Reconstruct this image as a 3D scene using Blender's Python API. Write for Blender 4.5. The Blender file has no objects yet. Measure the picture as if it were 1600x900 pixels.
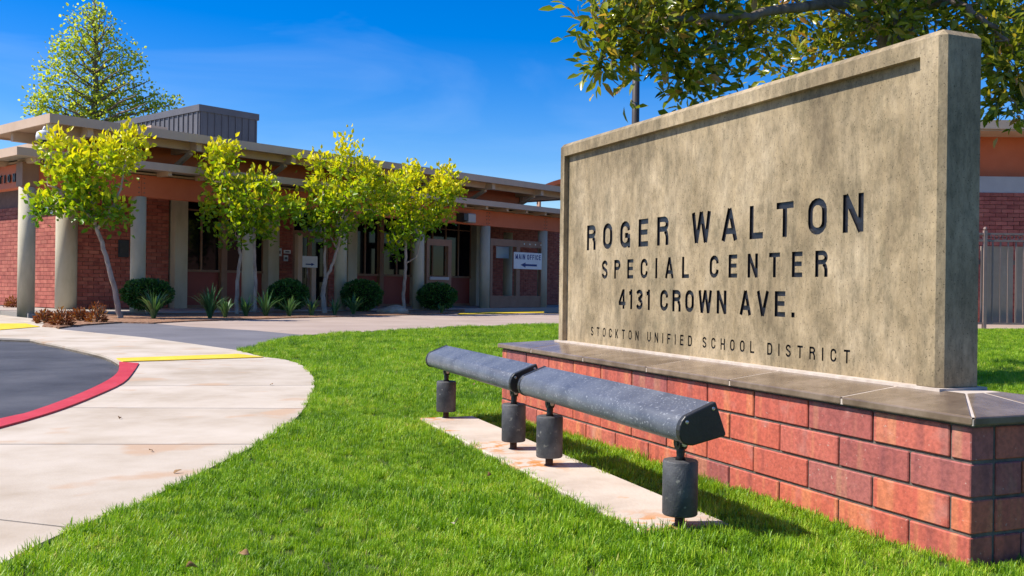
import bpy, math, random
import numpy as np
from mathutils import Vector, Matrix
rnd = random.Random(7)
nrs = np.random.RandomState(11)
sc = bpy.context.scene
COL = sc.collection
R = math.radians

# ------------------------------------------------------------------ camera
F, ROLL, EYE = 1500.0, 0.0125, 0.760
cam_d = bpy.data.cameras.new('camera')
cam_d.sensor_width = 36.0
cam_d.lens = F / 1600.0 * 36.0
cam_d.clip_start = 0.05
cam_d.clip_end = 3000.0
cam = bpy.data.objects.new('camera', cam_d)
COL.objects.link(cam)
cam.matrix_world = Matrix.Translation((0, 0, EYE)) @ Matrix.Rotation(R(90), 4, 'X') @ Matrix.Rotation(ROLL, 4, 'Z')
sc.camera = cam

# ------------------------------------------------------------------ sky, sun, exposure
SUN_EL, SUN_TX, SUN_TY = 50.0, 1.0, 0.10      # elevation, ground direction in which the light travels
w = bpy.data.worlds.new('World'); sc.world = w; w.use_nodes = True
wn, wl = w.node_tree.nodes, w.node_tree.links
wn.clear()
wo = wn.new('ShaderNodeOutputWorld'); bg = wn.new('ShaderNodeBackground')
sky = wn.new('ShaderNodeTexSky'); sky.sky_type = 'NISHITA'; sky.sun_disc = False
sky.sun_elevation = R(SUN_EL)
sky.sun_rotation = math.atan2(-SUN_TX, -SUN_TY)
sky.air_density = 1.0; sky.dust_density = 0.45; sky.ozone_density = 4.0
hsv = wn.new('ShaderNodeHueSaturation'); hsv.inputs['Saturation'].default_value = 1.55
hsv.inputs['Hue'].default_value = 0.516
# faint high cirrus over the whole dome
tc = wn.new('ShaderNodeTexCoord'); mp = wn.new('ShaderNodeMapping')
mp.inputs['Scale'].default_value = (1.6, 1.6, 7.0); mp.inputs['Rotation'].default_value = (0.10, -0.16, 0.0)
nz = wn.new('ShaderNodeTexNoise'); nz.inputs['Scale'].default_value = 1.7; nz.inputs['Detail'].default_value = 5.0
nz.inputs['Roughness'].default_value = 0.55; nz.inputs['Distortion'].default_value = 0.6
rp = wn.new('ShaderNodeValToRGB'); rp.color_ramp.elements[0].position = 0.46; rp.color_ramp.elements[1].position = 0.86
rp.color_ramp.elements[0].color = (0, 0, 0, 1); rp.color_ramp.elements[1].color = (0.10, 0.10, 0.10, 1)
mx = wn.new('ShaderNodeMixRGB'); mx.inputs['Color2'].default_value = (7.5, 8.2, 9.0, 1)
wl.new(tc.outputs['Generated'], mp.inputs['Vector']); wl.new(mp.outputs['Vector'], nz.inputs['Vector'])
wl.new(nz.outputs['Fac'], rp.inputs['Fac']); wl.new(rp.outputs['Color'], mx.inputs['Fac'])
wl.new(sky.outputs['Color'], hsv.inputs['Color']); wl.new(hsv.outputs['Color'], mx.inputs['Color1'])
wl.new(mx.outputs['Color'], bg.inputs['Color']); wl.new(bg.outputs['Background'], wo.inputs['Surface'])
bg.inputs['Strength'].default_value = 0.10
sun_d = bpy.data.lights.new('sun', 'SUN'); sun_d.energy = 4.2; sun_d.angle = R(0.53); sun_d.color = (1.0, 0.94, 0.84)
sun = bpy.data.objects.new('sun', sun_d); COL.objects.link(sun)
sun.rotation_euler = Vector((SUN_TX, SUN_TY, -math.tan(R(SUN_EL)) * math.hypot(SUN_TX, SUN_TY))).to_track_quat('-Z', 'Y').to_euler()
sun.location = (-20, 0, 30)
vs = sc.view_settings
vs.view_transform = 'Standard'; vs.look = 'None'; vs.gamma = 1.0; vs.exposure = 0.78; vs.use_curve_mapping = False

# ------------------------------------------------------------------ pixel -> place
def ray(px, py):
    dx, dy = px - 800.0, py - 450.0
    c, s = math.cos(ROLL), math.sin(ROLL)
    return Vector(((c*dx + s*dy)/F, 1.0, -(-s*dx + c*dy)/F))
def G(px, py, z=0.0):
    r = ray(px, py); t = (z - EYE)/r.z
    return (r.x*t, r.y*t)
def at_depth(px, py, d):
    r = ray(px, py)
    return Vector((r.x*d, d, EYE + r.z*d))

# ------------------------------------------------------------------ object helpers
def tag(o, label=None, cat=None, group=None, kind=None):
    if label: o['label'] = label
    if cat: o['category'] = cat
    if group: o['group'] = group
    if kind: o['kind'] = kind
    return o
def empty(name, loc=(0, 0, 0), rz=0.0, parent=None):
    o = bpy.data.objects.new(name, None); COL.objects.link(o)
    o.location = loc; o.rotation_euler = (0, 0, rz); o.empty_display_size = 0.1
    if parent: o.parent = parent
    return o
def inst(name, mesh, parent=None, loc=(0, 0, 0), rot=(0, 0, 0), scale=(1, 1, 1)):
    o = bpy.data.objects.new(name, mesh); COL.objects.link(o)
    o.location = loc; o.rotation_euler = rot; o.scale = scale
    if parent: o.parent = parent
    return o

class MB:
    def __init__(self): self.v = []; self.f = []; self.mi = []; self.sm = []; self.cur = 0; self.smooth = False
    def _add(self, vs_, fs):
        b = len(self.v); self.v += [tuple(p) for p in vs_]
        for f in fs:
            self.f.append([b+i for i in f]); self.mi.append(self.cur); self.sm.append(self.smooth)
        return self
    def box(self, x0, x1, y0, y1, z0, z1):
        v = [(x0,y0,z0),(x1,y0,z0),(x1,y1,z0),(x0,y1,z0),(x0,y0,z1),(x1,y0,z1),(x1,y1,z1),(x0,y1,z1)]
        return self._add(v, [(0,3,2,1),(4,5,6,7),(0,1,5,4),(1,2,6,5),(2,3,7,6),(3,0,4,7)])
    def bbox(self, x0, x1, y0, y1, z0, z1, b):
        # box with all edges chamfered by b
        vs_ = []
        for (sx, sy, sz) in [(a, c, d) for a in (0,1) for c in (0,1) for d in (0,1)]:
            X = (x0, x1)[sx]; Y = (y0, y1)[sy]; Z = (z0, z1)[sz]
            ix = b if sx == 0 else -b; iy = b if sy == 0 else -b; iz = b if sz == 0 else -b
            vs_ += [(X, Y+iy, Z+iz), (X+ix, Y, Z+iz), (X+ix, Y+iy, Z)]
        def vi(a, c, d, k): return ((a*2+c)*2+d)*3+k
        fs = []
        fs.append([vi(0,0,0,0),vi(0,0,1,0),vi(0,1,1,0),vi(0,1,0,0)]); fs.append([vi(1,0,0,0),vi(1,1,0,0),vi(1,1,1,0),vi(1,0,1,0)])
        fs.append([vi(0,0,0,1),vi(1,0,0,1),vi(1,0,1,1),vi(0,0,1,1)]); fs.append([vi(0,1,0,1),vi(0,1,1,1),vi(1,1,1,1),vi(1,1,0,1)])
        fs.append([vi(0,0,0,2),vi(0,1,0,2),vi(1,1,0,2),vi(1,0,0,2)]); fs.append([vi(0,0,1,2),vi(1,0,1,2),vi(1,1,1,2),vi(0,1,1,2)])
        for a in (0,1):
            for c in (0,1):
                fs.append([vi(a,c,0,0),vi(a,c,1,0),vi(a,c,1,1),vi(a,c,0,1)])
                fs.append([vi(a,0,c,0),vi(a,1,c,0),vi(a,1,c,2),vi(a,0,c,2)])
                fs.append([vi(0,a,c,1),vi(1,a,c,1),vi(1,a,c,2),vi(0,a,c,2)])
                for d in (0,1): fs.append([vi(a,c,d,0),vi(a,c,d,1),vi(a,c,d,2)])
        return self._add(vs_, fs)
    def prism(self, poly, z0, z1):
        n = len(poly)
        area = sum(poly[i][0]*poly[(i+1)%n][1]-poly[(i+1)%n][0]*poly[i][1] for i in range(n))
        if area < 0: poly = poly[::-1]
        v = [(p[0],p[1],z0) for p in poly] + [(p[0],p[1],z1) for p in poly]
        fs = [list(range(n))[::-1], list(range(n, 2*n))] + [(i,(i+1)%n,n+(i+1)%n,n+i) for i in range(n)]
        return self._add(v, fs)
    def extr(self, poly, a, b, fn):
        # closed profile poly swept from a to b; fn(p, s) -> xyz
        n = len(poly)
        v = [fn(p, a) for p in poly] + [fn(p, b) for p in poly]
        return self._add(v, [list(range(n)), list(range(n, 2*n))[::-1]] + [(i,n+i,n+(i+1)%n,(i+1)%n) for i in range(n)])
    def tube(self, pts, rad, n=8, cap=True):
        pts = [Vector(p) for p in pts]; b = len(self.v); m = len(pts)
        ref = None
        for i, p in enumerate(pts):
            d = (pts[min(i+1, m-1)] - pts[max(i-1, 0)])
            d = d.normalized() if d.length > 1e-9 else Vector((0,0,1))
            if ref is None: ref = d.orthogonal().normalized()
            ref = (ref - d*ref.dot(d)); ref = ref.normalized() if ref.length > 1e-6 else d.orthogonal().normalized()
            q = d.cross(ref)
            r = rad[i] if hasattr(rad, '__len__') else rad
            for k in range(n):
                a = 2*math.pi*k/n
                self.v.append(tuple(p + (ref*math.cos(a) + q*math.sin(a))*r))
        for i in range(m-1):
            for k in range(n):
                self.f.append([b+i*n+k, b+i*n+(k+1)%n, b+(i+1)*n+(k+1)%n, b+(i+1)*n+k]); self.mi.append(self.cur); self.sm.append(True)
        if cap:
            self.f.append([b+k for k in range(n)][::-1]); self.f.append([b+(m-1)*n+k for k in range(n)])
            self.mi += [self.cur]*2; self.sm += [False]*2
        return self
    def lathe(self, prof, n=20, c=(0, 0)):
        b = len(self.v); m = len(prof)
        for (r, z) in prof:
            for k in range(n):
                a = 2*math.pi*k/n; self.v.append((c[0]+r*math.cos(a), c[1]+r*math.sin(a), z))
        for i in range(m-1):
            for k in range(n):
                self.f.append([b+i*n+k, b+i*n+(k+1)%n, b+(i+1)*n+(k+1)%n, b+(i+1)*n+k]); self.mi.append(self.cur); self.sm.append(self.smooth)
        self.f.append([b+k for k in range(n)][::-1]); self.f.append([b+(m-1)*n+k for k in range(n)])
        self.mi += [self.cur]*2; self.sm += [False]*2
        return self
    def mesh(self, name, mats):
        me = bpy.data.meshes.new(name); me.from_pydata(self.v, [], self.f)
        for m in (mats if isinstance(mats, (list, tuple)) else [mats]): me.materials.append(m)
        me.polygons.foreach_set('material_index', self.mi); me.polygons.foreach_set('use_smooth', self.sm)
        me.update(); return me
    def build(self, name, mats, parent=None, **k): return inst(name, self.mesh(name, mats), parent, **k)

# ------------------------------------------------------------------ materials
def newmat(name):
    m = bpy.data.materials.new(name); m.use_nodes = True
    nt = m.node_tree; nt.nodes.clear()
    out = nt.nodes.new('ShaderNodeOutputMaterial')
    return m, nt.nodes, nt.links, out
def ramp(N, stops):
    r = N.new('ShaderNodeValToRGB'); e = r.color_ramp.elements
    while len(e) < len(stops): e.new(0.5)
    for el, (p, c) in zip(e, stops): el.position = p; el.color = (c[0], c[1], c[2], 1)
    return r
def M(name, cols, scale=6.0, rough=0.8, bump=0.0, bscale=None, stretch=(1, 1, 1), rand=0.0, detail=6.0, spec=0.3, metal=0.0, speck=None, coords='Object', pos=None, bdist=0.01):
    """noise-driven principled material; cols: list of colours along the noise; rand: brightness spread from object to object"""
    m, N, L, out = newmat(name)
    p = N.new('ShaderNodeBsdfPrincipled'); L.new(p.outputs[0], out.inputs[0])
    t = N.new('ShaderNodeTexCoord'); mp_ = N.new('ShaderNodeMapping'); mp_.inputs['Scale'].default_value = stretch
    L.new(t.outputs[coords], mp_.inputs['Vector'])
    vec = mp_.outputs['Vector']
    oi = N.new('ShaderNodeObjectInfo')
    if rand:
        va = N.new('ShaderNodeVectorMath'); va.operation = 'ADD'
        vm = N.new('ShaderNodeVectorMath'); vm.operation = 'SCALE'; vm.inputs[0].default_value = (37.0, 91.0, 53.0)
        L.new(oi.outputs['Random'], vm.inputs['Scale']); L.new(vec, va.inputs[0]); L.new(vm.outputs[0], va.inputs[1]); vec = va.outputs[0]
    n = N.new('ShaderNodeTexNoise'); n.inputs['Scale'].default_value = scale; n.inputs['Detail'].default_value = detail; n.inputs['Roughness'].default_value = 0.62
    L.new(vec, n.inputs['Vector'])
    k = len(cols)
    ps = pos or [0.32 + 0.36*i/max(1, k-1) for i in range(k)]
    r = ramp(N, list(zip(ps, cols)) if k > 1 else [(0, cols[0]), (1, cols[0])])
    L.new(n.outputs['Fac'], r.inputs['Fac']); c = r.outputs['Color']
    if speck:
        sc_, thr, colr = speck
        n3 = N.new('ShaderNodeTexNoise'); n3.inputs['Scale'].default_value = sc_; n3.inputs['Detail'].default_value = 3.0
        L.new(vec, n3.inputs['Vector'])
        r3 = ramp(N, [(thr, (0, 0, 0)), (min(1, thr+0.08), (1, 1, 1))]); L.new(n3.outputs['Fac'], r3.inputs['Fac'])
        mm = N.new('ShaderNodeMixRGB'); mm.inputs['Color2'].default_value = (*colr, 1)
        L.new(r3.outputs['Color'], mm.inputs['Fac']); L.new(c, mm.inputs['Color1']); c = mm.outputs['Color']
    if rand:
        h = N.new('ShaderNodeHueSaturation')
        mr = N.new('ShaderNodeMapRange'); mr.inputs['To Min'].default_value = 1-rand; mr.inputs['To Max'].default_value = 1+rand
        L.new(oi.outputs['Random'], mr.inputs['Value']); L.new(mr.outputs[0], h.inputs['Value']); L.new(c, h.inputs['Color']); c = h.outputs['Color']
    L.new(c, p.inputs['Base Color'])
    p.inputs['Roughness'].default_value = rough; p.inputs['Specular IOR Level'].default_value = spec; p.inputs['Metallic'].default_value = metal
    if bump:
        nb = N.new('ShaderNodeTexNoise'); nb.inputs['Scale'].default_value = bscale or scale*6; nb.inputs['Detail'].default_value = 5.0
        L.new(vec, nb.inputs['Vector'])
        b = N.new('ShaderNodeBump'); b.inputs['Strength'].default_value = bump; b.inputs['Distance'].default_value = bdist
        L.new(nb.outputs['Fac'], b.inputs['Height']); L.new(b.outputs['Normal'], p.inputs['Normal'])
    return m

def leafmat(name, stops, trans=0.4, rough=0.45, attr='tint', spec=0.35, tcol=None, inst_rand=False):
    m, N, L, out = newmat(name)
    if inst_rand:
        g = N.new('ShaderNodeNewGeometry'); n = N.new('ShaderNodeTexNoise'); n.inputs['Scale'].default_value = 1.3; n.inputs['Detail'].default_value = 7.0; n.inputs['Roughness'].default_value = 0.7
        L.new(g.outputs['Position'], n.inputs['Vector'])
        oi = N.new('ShaderNodeObjectInfo')
        a1 = N.new('ShaderNodeMath'); a1.operation = 'MULTIPLY_ADD'; a1.inputs[1].default_value = 0.44; a1.inputs[2].default_value = -0.22
        L.new(oi.outputs['Random'], a1.inputs[0])
        at = N.new('ShaderNodeAttribute'); at.attribute_name = attr
        a3 = N.new('ShaderNodeMath'); a3.operation = 'MULTIPLY_ADD'; a3.inputs[1].default_value = 0.40; a3.inputs[2].default_value = -0.20
        L.new(at.outputs['Fac'], a3.inputs[0])
        a2 = N.new('ShaderNodeMath'); a2.operation = 'ADD'; L.new(n.outputs['Fac'], a2.inputs[0]); L.new(a1.outputs[0], a2.inputs[1])
        a4 = N.new('ShaderNodeMath'); a4.operation = 'ADD'; L.new(a2.outputs[0], a4.inputs[0]); L.new(a3.outputs[0], a4.inputs[1])
        fac = a4.outputs[0]
    else:
        at = N.new('ShaderNodeAttribute'); at.attribute_name = attr; fac = at.outputs['Fac']
    r = ramp(N, stops); L.new(fac, r.inputs['Fac'])
    p = N.new('ShaderNodeBsdfPrincipled'); p.inputs['Roughness'].default_value = rough; p.inputs['Specular IOR Level'].default_value = spec
    L.new(r.outputs['Color'], p.inputs['Base Color'])
    t = N.new('ShaderNodeBsdfTranslucent')
    mm = N.new('ShaderNodeMixRGB'); mm.blend_type = 'MULTIPLY'; mm.inputs['Fac'].default_value = 1.0
    mm.inputs['Color2'].default_value = (*(tcol or (1.25, 1.2, 0.6)), 1); L.new(r.outputs['Color'], mm.inputs['Color1']); L.new(mm.outputs['Color'], t.inputs['Color'])
    ms = N.new('ShaderNodeMixShader'); ms.inputs['Fac'].default_value = trans
    L.new(p.outputs[0], ms.inputs[1]); L.new(t.outputs[0], ms.inputs[2]); L.new(ms.outputs[0], out.inputs[0])
    return m

m_walk = M('concrete_walk', [(0.40,0.325,0.24),(0.49,0.415,0.325),(0.55,0.475,0.385)], 1.6, 0.85, 0.25, 90, rand=0.05, speck=(2.3, 0.60, (0.47,0.33,0.22)), bdist=0.004)
m_path = M('concrete_path', [(0.33,0.25,0.20),(0.42,0.33,0.27)], 0.8, 0.9, 0.2, 40)
m_asph = M('asphalt', [(0.035,0.037,0.045),(0.058,0.060,0.070),(0.085,0.086,0.095)], 1.3, 0.75, 0.6, 160, speck=(170, 0.62, (0.14,0.14,0.15)), bdist=0.006)
m_asph2 = M('asphalt_old', [(0.125,0.12,0.13),(0.175,0.168,0.18)], 0.9, 0.85, 0.4, 120)
m_red = M('red_kerb_paint', [(0.46,0.028,0.035),(0.56,0.05,0.06)], 3.0, 0.55, 0.2, 60, speck=(14, 0.68, (0.45,0.16,0.15)))
m_yel = M('yellow_paint', [(0.72,0.47,0.02),(0.80,0.58,0.05)], 3.0, 0.6, 0.5, 60, speck=(22, 0.68, (0.55,0.42,0.18)))
m_soil = M('lawn_soil', [(0.035,0.05,0.012),(0.07,0.085,0.02)], 5.0, 1.0, 0.4, 40)
m_far = M('ground_dirt', [(0.10,0.08,0.05),(0.08,0.10,0.04)], 0.3, 1.0)
m_bark = M('bark_mulch', [(0.16,0.07,0.035),(0.30,0.16,0.09),(0.42,0.26,0.17)], 9.0, 1.0, 1.0, 22, bdist=0.05)
m_porch = M('porch_concrete', [(0.34,0.30,0.26),(0.42,0.37,0.32)], 1.5, 0.8, 0.1, 30)
m_slab = M('rusty_slab', [(0.40,0.32,0.25),(0.52,0.44,0.36),(0.58,0.50,0.42)], 2.2, 0.9, 0.4, 70, speck=(5.5, 0.66, (0.50,0.24,0.08)), bdist=0.004)
m_mortar = M('dark_mortar', [(0.09,0.075,0.062),(0.17,0.145,0.12)], 20, 1.0, 0.5, 80)
m_cap = M('cap_tile', [(0.12,0.082,0.055),(0.18,0.130,0.088),(0.26,0.195,0.14)], 7.0, 0.26, 0.12, 40, stretch=(1,1,1), rand=0.10, spec=0.5, bdist=0.003)
m_grout = M('pale_grout', [(0.45,0.37,0.30),(0.60,0.52,0.44)], 20, 0.9)
m_black = M('letter_black', [(0.006,0.006,0.009),(0.014,0.014,0.02)], 30, 0.4, 0.2, 60, spec=0.5)
m_fix = M('fixture_grey', [(0.058,0.064,0.080),(0.092,0.100,0.120),(0.135,0.145,0.165)], 6.0, 0.42, 0.35, 220, speck=(120, 0.60, (0.27,0.28,0.30)), spec=0.5, bdist=0.002)
m_fixd = M('fixture_black', [(0.010,0.010,0.010),(0.03,0.029,0.026)], 9.0, 0.45, 0.3, 120, speck=(60, 0.70, (0.12,0.11,0.09)), spec=0.5, bdist=0.002)
m_can = M('can_grey', [(0.035,0.035,0.040),(0.075,0.075,0.08),(0.14,0.138,0.14)], 8.0, 0.6, 0.5, 160, speck=(45, 0.64, (0.20,0.19,0.17)), bdist=0.003)
m_rust = M('rusty_pipe', [(0.05,0.03,0.022),(0.14,0.065,0.035)], 30, 0.8, 0.5, 100)
m_bolt = M('steel_bolt', [(0.45,0.45,0.45),(0.6,0.6,0.6)], 30, 0.35, metal=0.9)
m_glasslens = M('lens_glass', [(0.03,0.035,0.04)], 3, 0.08, spec=0.6)
m_col = M('column_concrete', [(0.40,0.36,0.26),(0.50,0.45,0.33),(0.56,0.51,0.39)], 2.2, 0.85, 0.15, 40, stretch=(1,1,0.35), rand=0.04)
m_beam = M('rust_paint', [(0.56,0.125,0.045),(0.64,0.16,0.065)], 1.2, 0.6, 0.08, 30, stretch=(1,1,1))
m_fascia = M('tan_fascia', [(0.52,0.37,0.26),(0.60,0.44,0.32)], 1.2, 0.7, 0.05, 20)
m_soffit = M('tan_soffit', [(0.48,0.32,0.21),(0.56,0.39,0.27)], 1.5, 0.8)
m_roof = M('roofing_gravel', [(0.36,0.32,0.27),(0.44,0.40,0.34)], 5, 1.0, 0.4, 60)
m_brown = M('brown_frame', [(0.24,0.125,0.075),(0.31,0.17,0.105)], 2.5, 0.55, 0.06, 30)
m_panelred = M('maroon_panel', [(0.26,0.05,0.035),(0.32,0.07,0.05)], 1.5, 0.5)
m_glass = M('window_glass', [(0.004,0.005,0.008)], 3, 0.05, spec=0.22)
m_grey = M('grey_sheet', [(0.11,0.105,0.115),(0.14,0.135,0.145)], 1.5, 0.5, 0.04, 20)
m_white = M('white_plastic', [(0.70,0.70,0.68),(0.78,0.78,0.76)], 5, 0.45)
m_blue = M('print_blue', [(0.02,0.04,0.18)], 5, 0.5)
m_paper = M('pale_blue_paper', [(0.52,0.66,0.72)], 5, 0.6)
m_bb = M('building_brick', [(0.26,0.065,0.05),(0.38,0.11,0.08),(0.46,0.16,0.11)], 2.5, 0.85, 0.3, 40, rand=0.14)
m_bbs = M('building_brick_field', [(0.24,0.06,0.045),(0.38,0.11,0.08),(0.48,0.17,0.11)], 3.2, 0.85, 0.3, 40, stretch=(1.0,1.0,3.0))
m_bmort = M('building_mortar', [(0.20,0.11,0.09),(0.26,0.15,0.12)], 8, 0.95)
m_trunk = M('young_bark', [(0.22,0.17,0.13),(0.33,0.27,0.21),(0.42,0.35,0.28)], 9, 0.9, 0.5, 40, stretch=(1,1,0.4))
m_trunkd = M('dark_bark', [(0.12,0.09,0.065),(0.20,0.155,0.115),(0.28,0.225,0.17)], 7, 0.95, 0.8, 30, stretch=(1,1,0.35), bdist=0.02)
m_pole = M('bronze_pole', [(0.05,0.038,0.033),(0.075,0.06,0.05)], 4, 0.5)
m_fence = M('fence_paint', [(0.26,0.18,0.15),(0.32,0.23,0.19)], 5, 0.5)
m_stone = M('tan_stone', [(0.26,0.19,0.12),(0.38,0.29,0.20),(0.48,0.38,0.28)], 5, 0.9, 0.8, 14, bdist=0.03)
m_screen = M('screen_beige', [(0.30,0.235,0.20),(0.36,0.29,0.25)], 3, 0.6)
m_ltband = M('grey_band', [(0.42,0.40,0.38),(0.48,0.46,0.43)], 2, 0.8)
m_deadleaf = M('dry_leaf', [(0.14,0.07,0.03),(0.30,0.18,0.08)], 40, 0.8, 0.3, 60, rand=0.3)

def add_cracks(m, scale, width, colr, warp=0.35):
    N, L = m.node_tree.nodes, m.node_tree.links
    p = [n for n in N if n.type == 'BSDF_PRINCIPLED'][0]; old = p.inputs['Base Color'].links[0].from_socket
    g = N.new('ShaderNodeNewGeometry'); nz_ = N.new('ShaderNodeTexNoise'); nz_.inputs['Scale'].default_value = 3.0; nz_.inputs['Detail'].default_value = 5
    L.new(g.outputs['Position'], nz_.inputs['Vector'])
    vm = N.new('ShaderNodeVectorMath'); vm.operation = 'MULTIPLY_ADD'; vm.inputs[1].default_value = (warp, warp, warp); L.new(nz_.outputs['Color'], vm.inputs[0]); L.new(g.outputs['Position'], vm.inputs[2])
    vo = N.new('ShaderNodeTexVoronoi'); vo.feature = 'DISTANCE_TO_EDGE'; vo.inputs['Scale'].default_value = scale; L.new(vm.outputs[0], vo.inputs['Vector'])
    r = ramp(N, [(0.0,(1,1,1)), (width,(0,0,0))]); L.new(vo.outputs['Distance'], r.inputs['Fac'])
    n2 = N.new('ShaderNodeTexNoise'); n2.inputs['Scale'].default_value = 0.7; L.new(g.outputs['Position'], n2.inputs['Vector'])
    r2 = ramp(N, [(0.50,(0,0,0)), (0.60,(0.6,0.6,0.6))]); L.new(n2.outputs['Fac'], r2.inputs['Fac'])
    mu = N.new('ShaderNodeMixRGB'); mu.blend_type = 'MULTIPLY'; mu.inputs['Fac'].default_value = 1; L.new(r.outputs['Color'], mu.inputs['Color1']); L.new(r2.outputs['Color'], mu.inputs['Color2'])
    mm = N.new('ShaderNodeMixRGB'); mm.inputs['Color2'].default_value = (*colr, 1); L.new(mu.outputs['Color'], mm.inputs['Fac']); L.new(old, mm.inputs['Color1']); L.new(mm.outputs['Color'], p.inputs['Base Color'])
add_cracks(m_asph, 0.6, 0.008, (0.03,0.03,0.035)); add_cracks(m_path, 0.4, 0.006, (0.18,0.13,0.10))

# sign concrete: stained olive-tan board-marked concrete
def sign_concrete():
    m, N, L, out = newmat('stained_concrete')
    p = N.new('ShaderNodeBsdfPrincipled'); L.new(p.outputs[0], out.inputs[0]); p.inputs['Roughness'].default_value = 0.72; p.inputs['Specular IOR Level'].default_value = 0.3
    t = N.new('ShaderNodeTexCoord')
    def noise(scale, stretch, det=6, rough=0.62, dist=0.0):
        mp_ = N.new('ShaderNodeMapping'); mp_.inputs['Scale'].default_value = stretch; L.new(t.outputs['Object'], mp_.inputs['Vector'])
        n = N.new('ShaderNodeTexNoise'); n.inputs['Scale'].default_value = scale; n.inputs['Detail'].default_value = det; n.inputs['Roughness'].default_value = rough; n.inputs['Distortion'].default_value = dist
        L.new(mp_.outputs[0], n.inputs['Vector']); return n.outputs['Fac']
    a = noise(2.8, (1, 1, 0.75), 11, 0.68, 0.3)
    r1 = ramp(N, [(0.30,(0.175,0.130,0.074)), (0.44,(0.285,0.217,0.124)), (0.54,(0.375,0.288,0.172)), (0.70,(0.51,0.402,0.258))]); L.new(a, r1.inputs['Fac'])
    b = noise(9.0, (1.6, 1.6, 0.13), 6, 0.7)
    r2 = ramp(N, [(0.34,(0.42,0.44,0.42)), (0.50,(1,1,1)), (0.68,(1.2,1.17,1.1))]); L.new(b, r2.inputs['Fac'])
    m1 = N.new('ShaderNodeMixRGB'); m1.blend_type = 'MULTIPLY'; m1.inputs['Fac'].default_value = 0.45
    L.new(r1.outputs['Color'], m1.inputs['Color1']); L.new(r2.outputs['Color'], m1.inputs['Color2'])
    c = noise(4.2, (1.1, 1.1, 0.6), 12, 0.74, 0.5)
    r3 = ramp(N, [(0.52,(0,0,0)), (0.70,(0.62,0.62,0.62))]); L.new(c, r3.inputs['Fac'])
    m2 = N.new('ShaderNodeMixRGB'); m2.inputs['Color2'].default_value = (0.165,0.14,0.082,1)
    L.new(r3.outputs['Color'], m2.inputs['Fac']); L.new(m1.outputs['Color'], m2.inputs['Color1'])
    d = noise(34.0, (1, 1, 0.45), 8, 0.78)
    r4 = ramp(N, [(0.36,(0.55,0.56,0.54)), (0.55,(1,1,1)), (0.72,(1.18,1.17,1.14))]); L.new(d, r4.inputs['Fac'])
    m3 = N.new('ShaderNodeMixRGB'); m3.blend_type = 'MULTIPLY'; m3.inputs['Fac'].default_value = 0.8
    L.new(m2.outputs['Color'], m3.inputs['Color1']); L.new(r4.outputs['Color'], m3.inputs['Color2'])
    po_ = noise(150.0, (1, 1, 1), 2, 0.5)
    r5 = ramp(N, [(0.30,(0.35,0.34,0.32)), (0.36,(1,1,1))]); L.new(po_, r5.inputs['Fac'])
    m4 = N.new('ShaderNodeMixRGB'); m4.blend_type = 'MULTIPLY'; m4.inputs['Fac'].default_value = 0.9
    L.new(m3.outputs['Color'], m4.inputs['Color1']); L.new(r5.outputs['Color'], m4.inputs['Color2'])
    L.new(m4.outputs['Color'], p.inputs['Base Color'])
    e = noise(60.0, (1, 1, 0.5), 6, 0.7)
    bp = N.new('ShaderNodeBump'); bp.inputs['Strength'].default_value = 0.45; bp.inputs['Distance'].default_value = 0.004
    L.new(e, bp.inputs['Height']); L.new(bp.outputs['Normal'], p.inputs['Normal'])
    return m
m_sign = sign_concrete()

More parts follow.
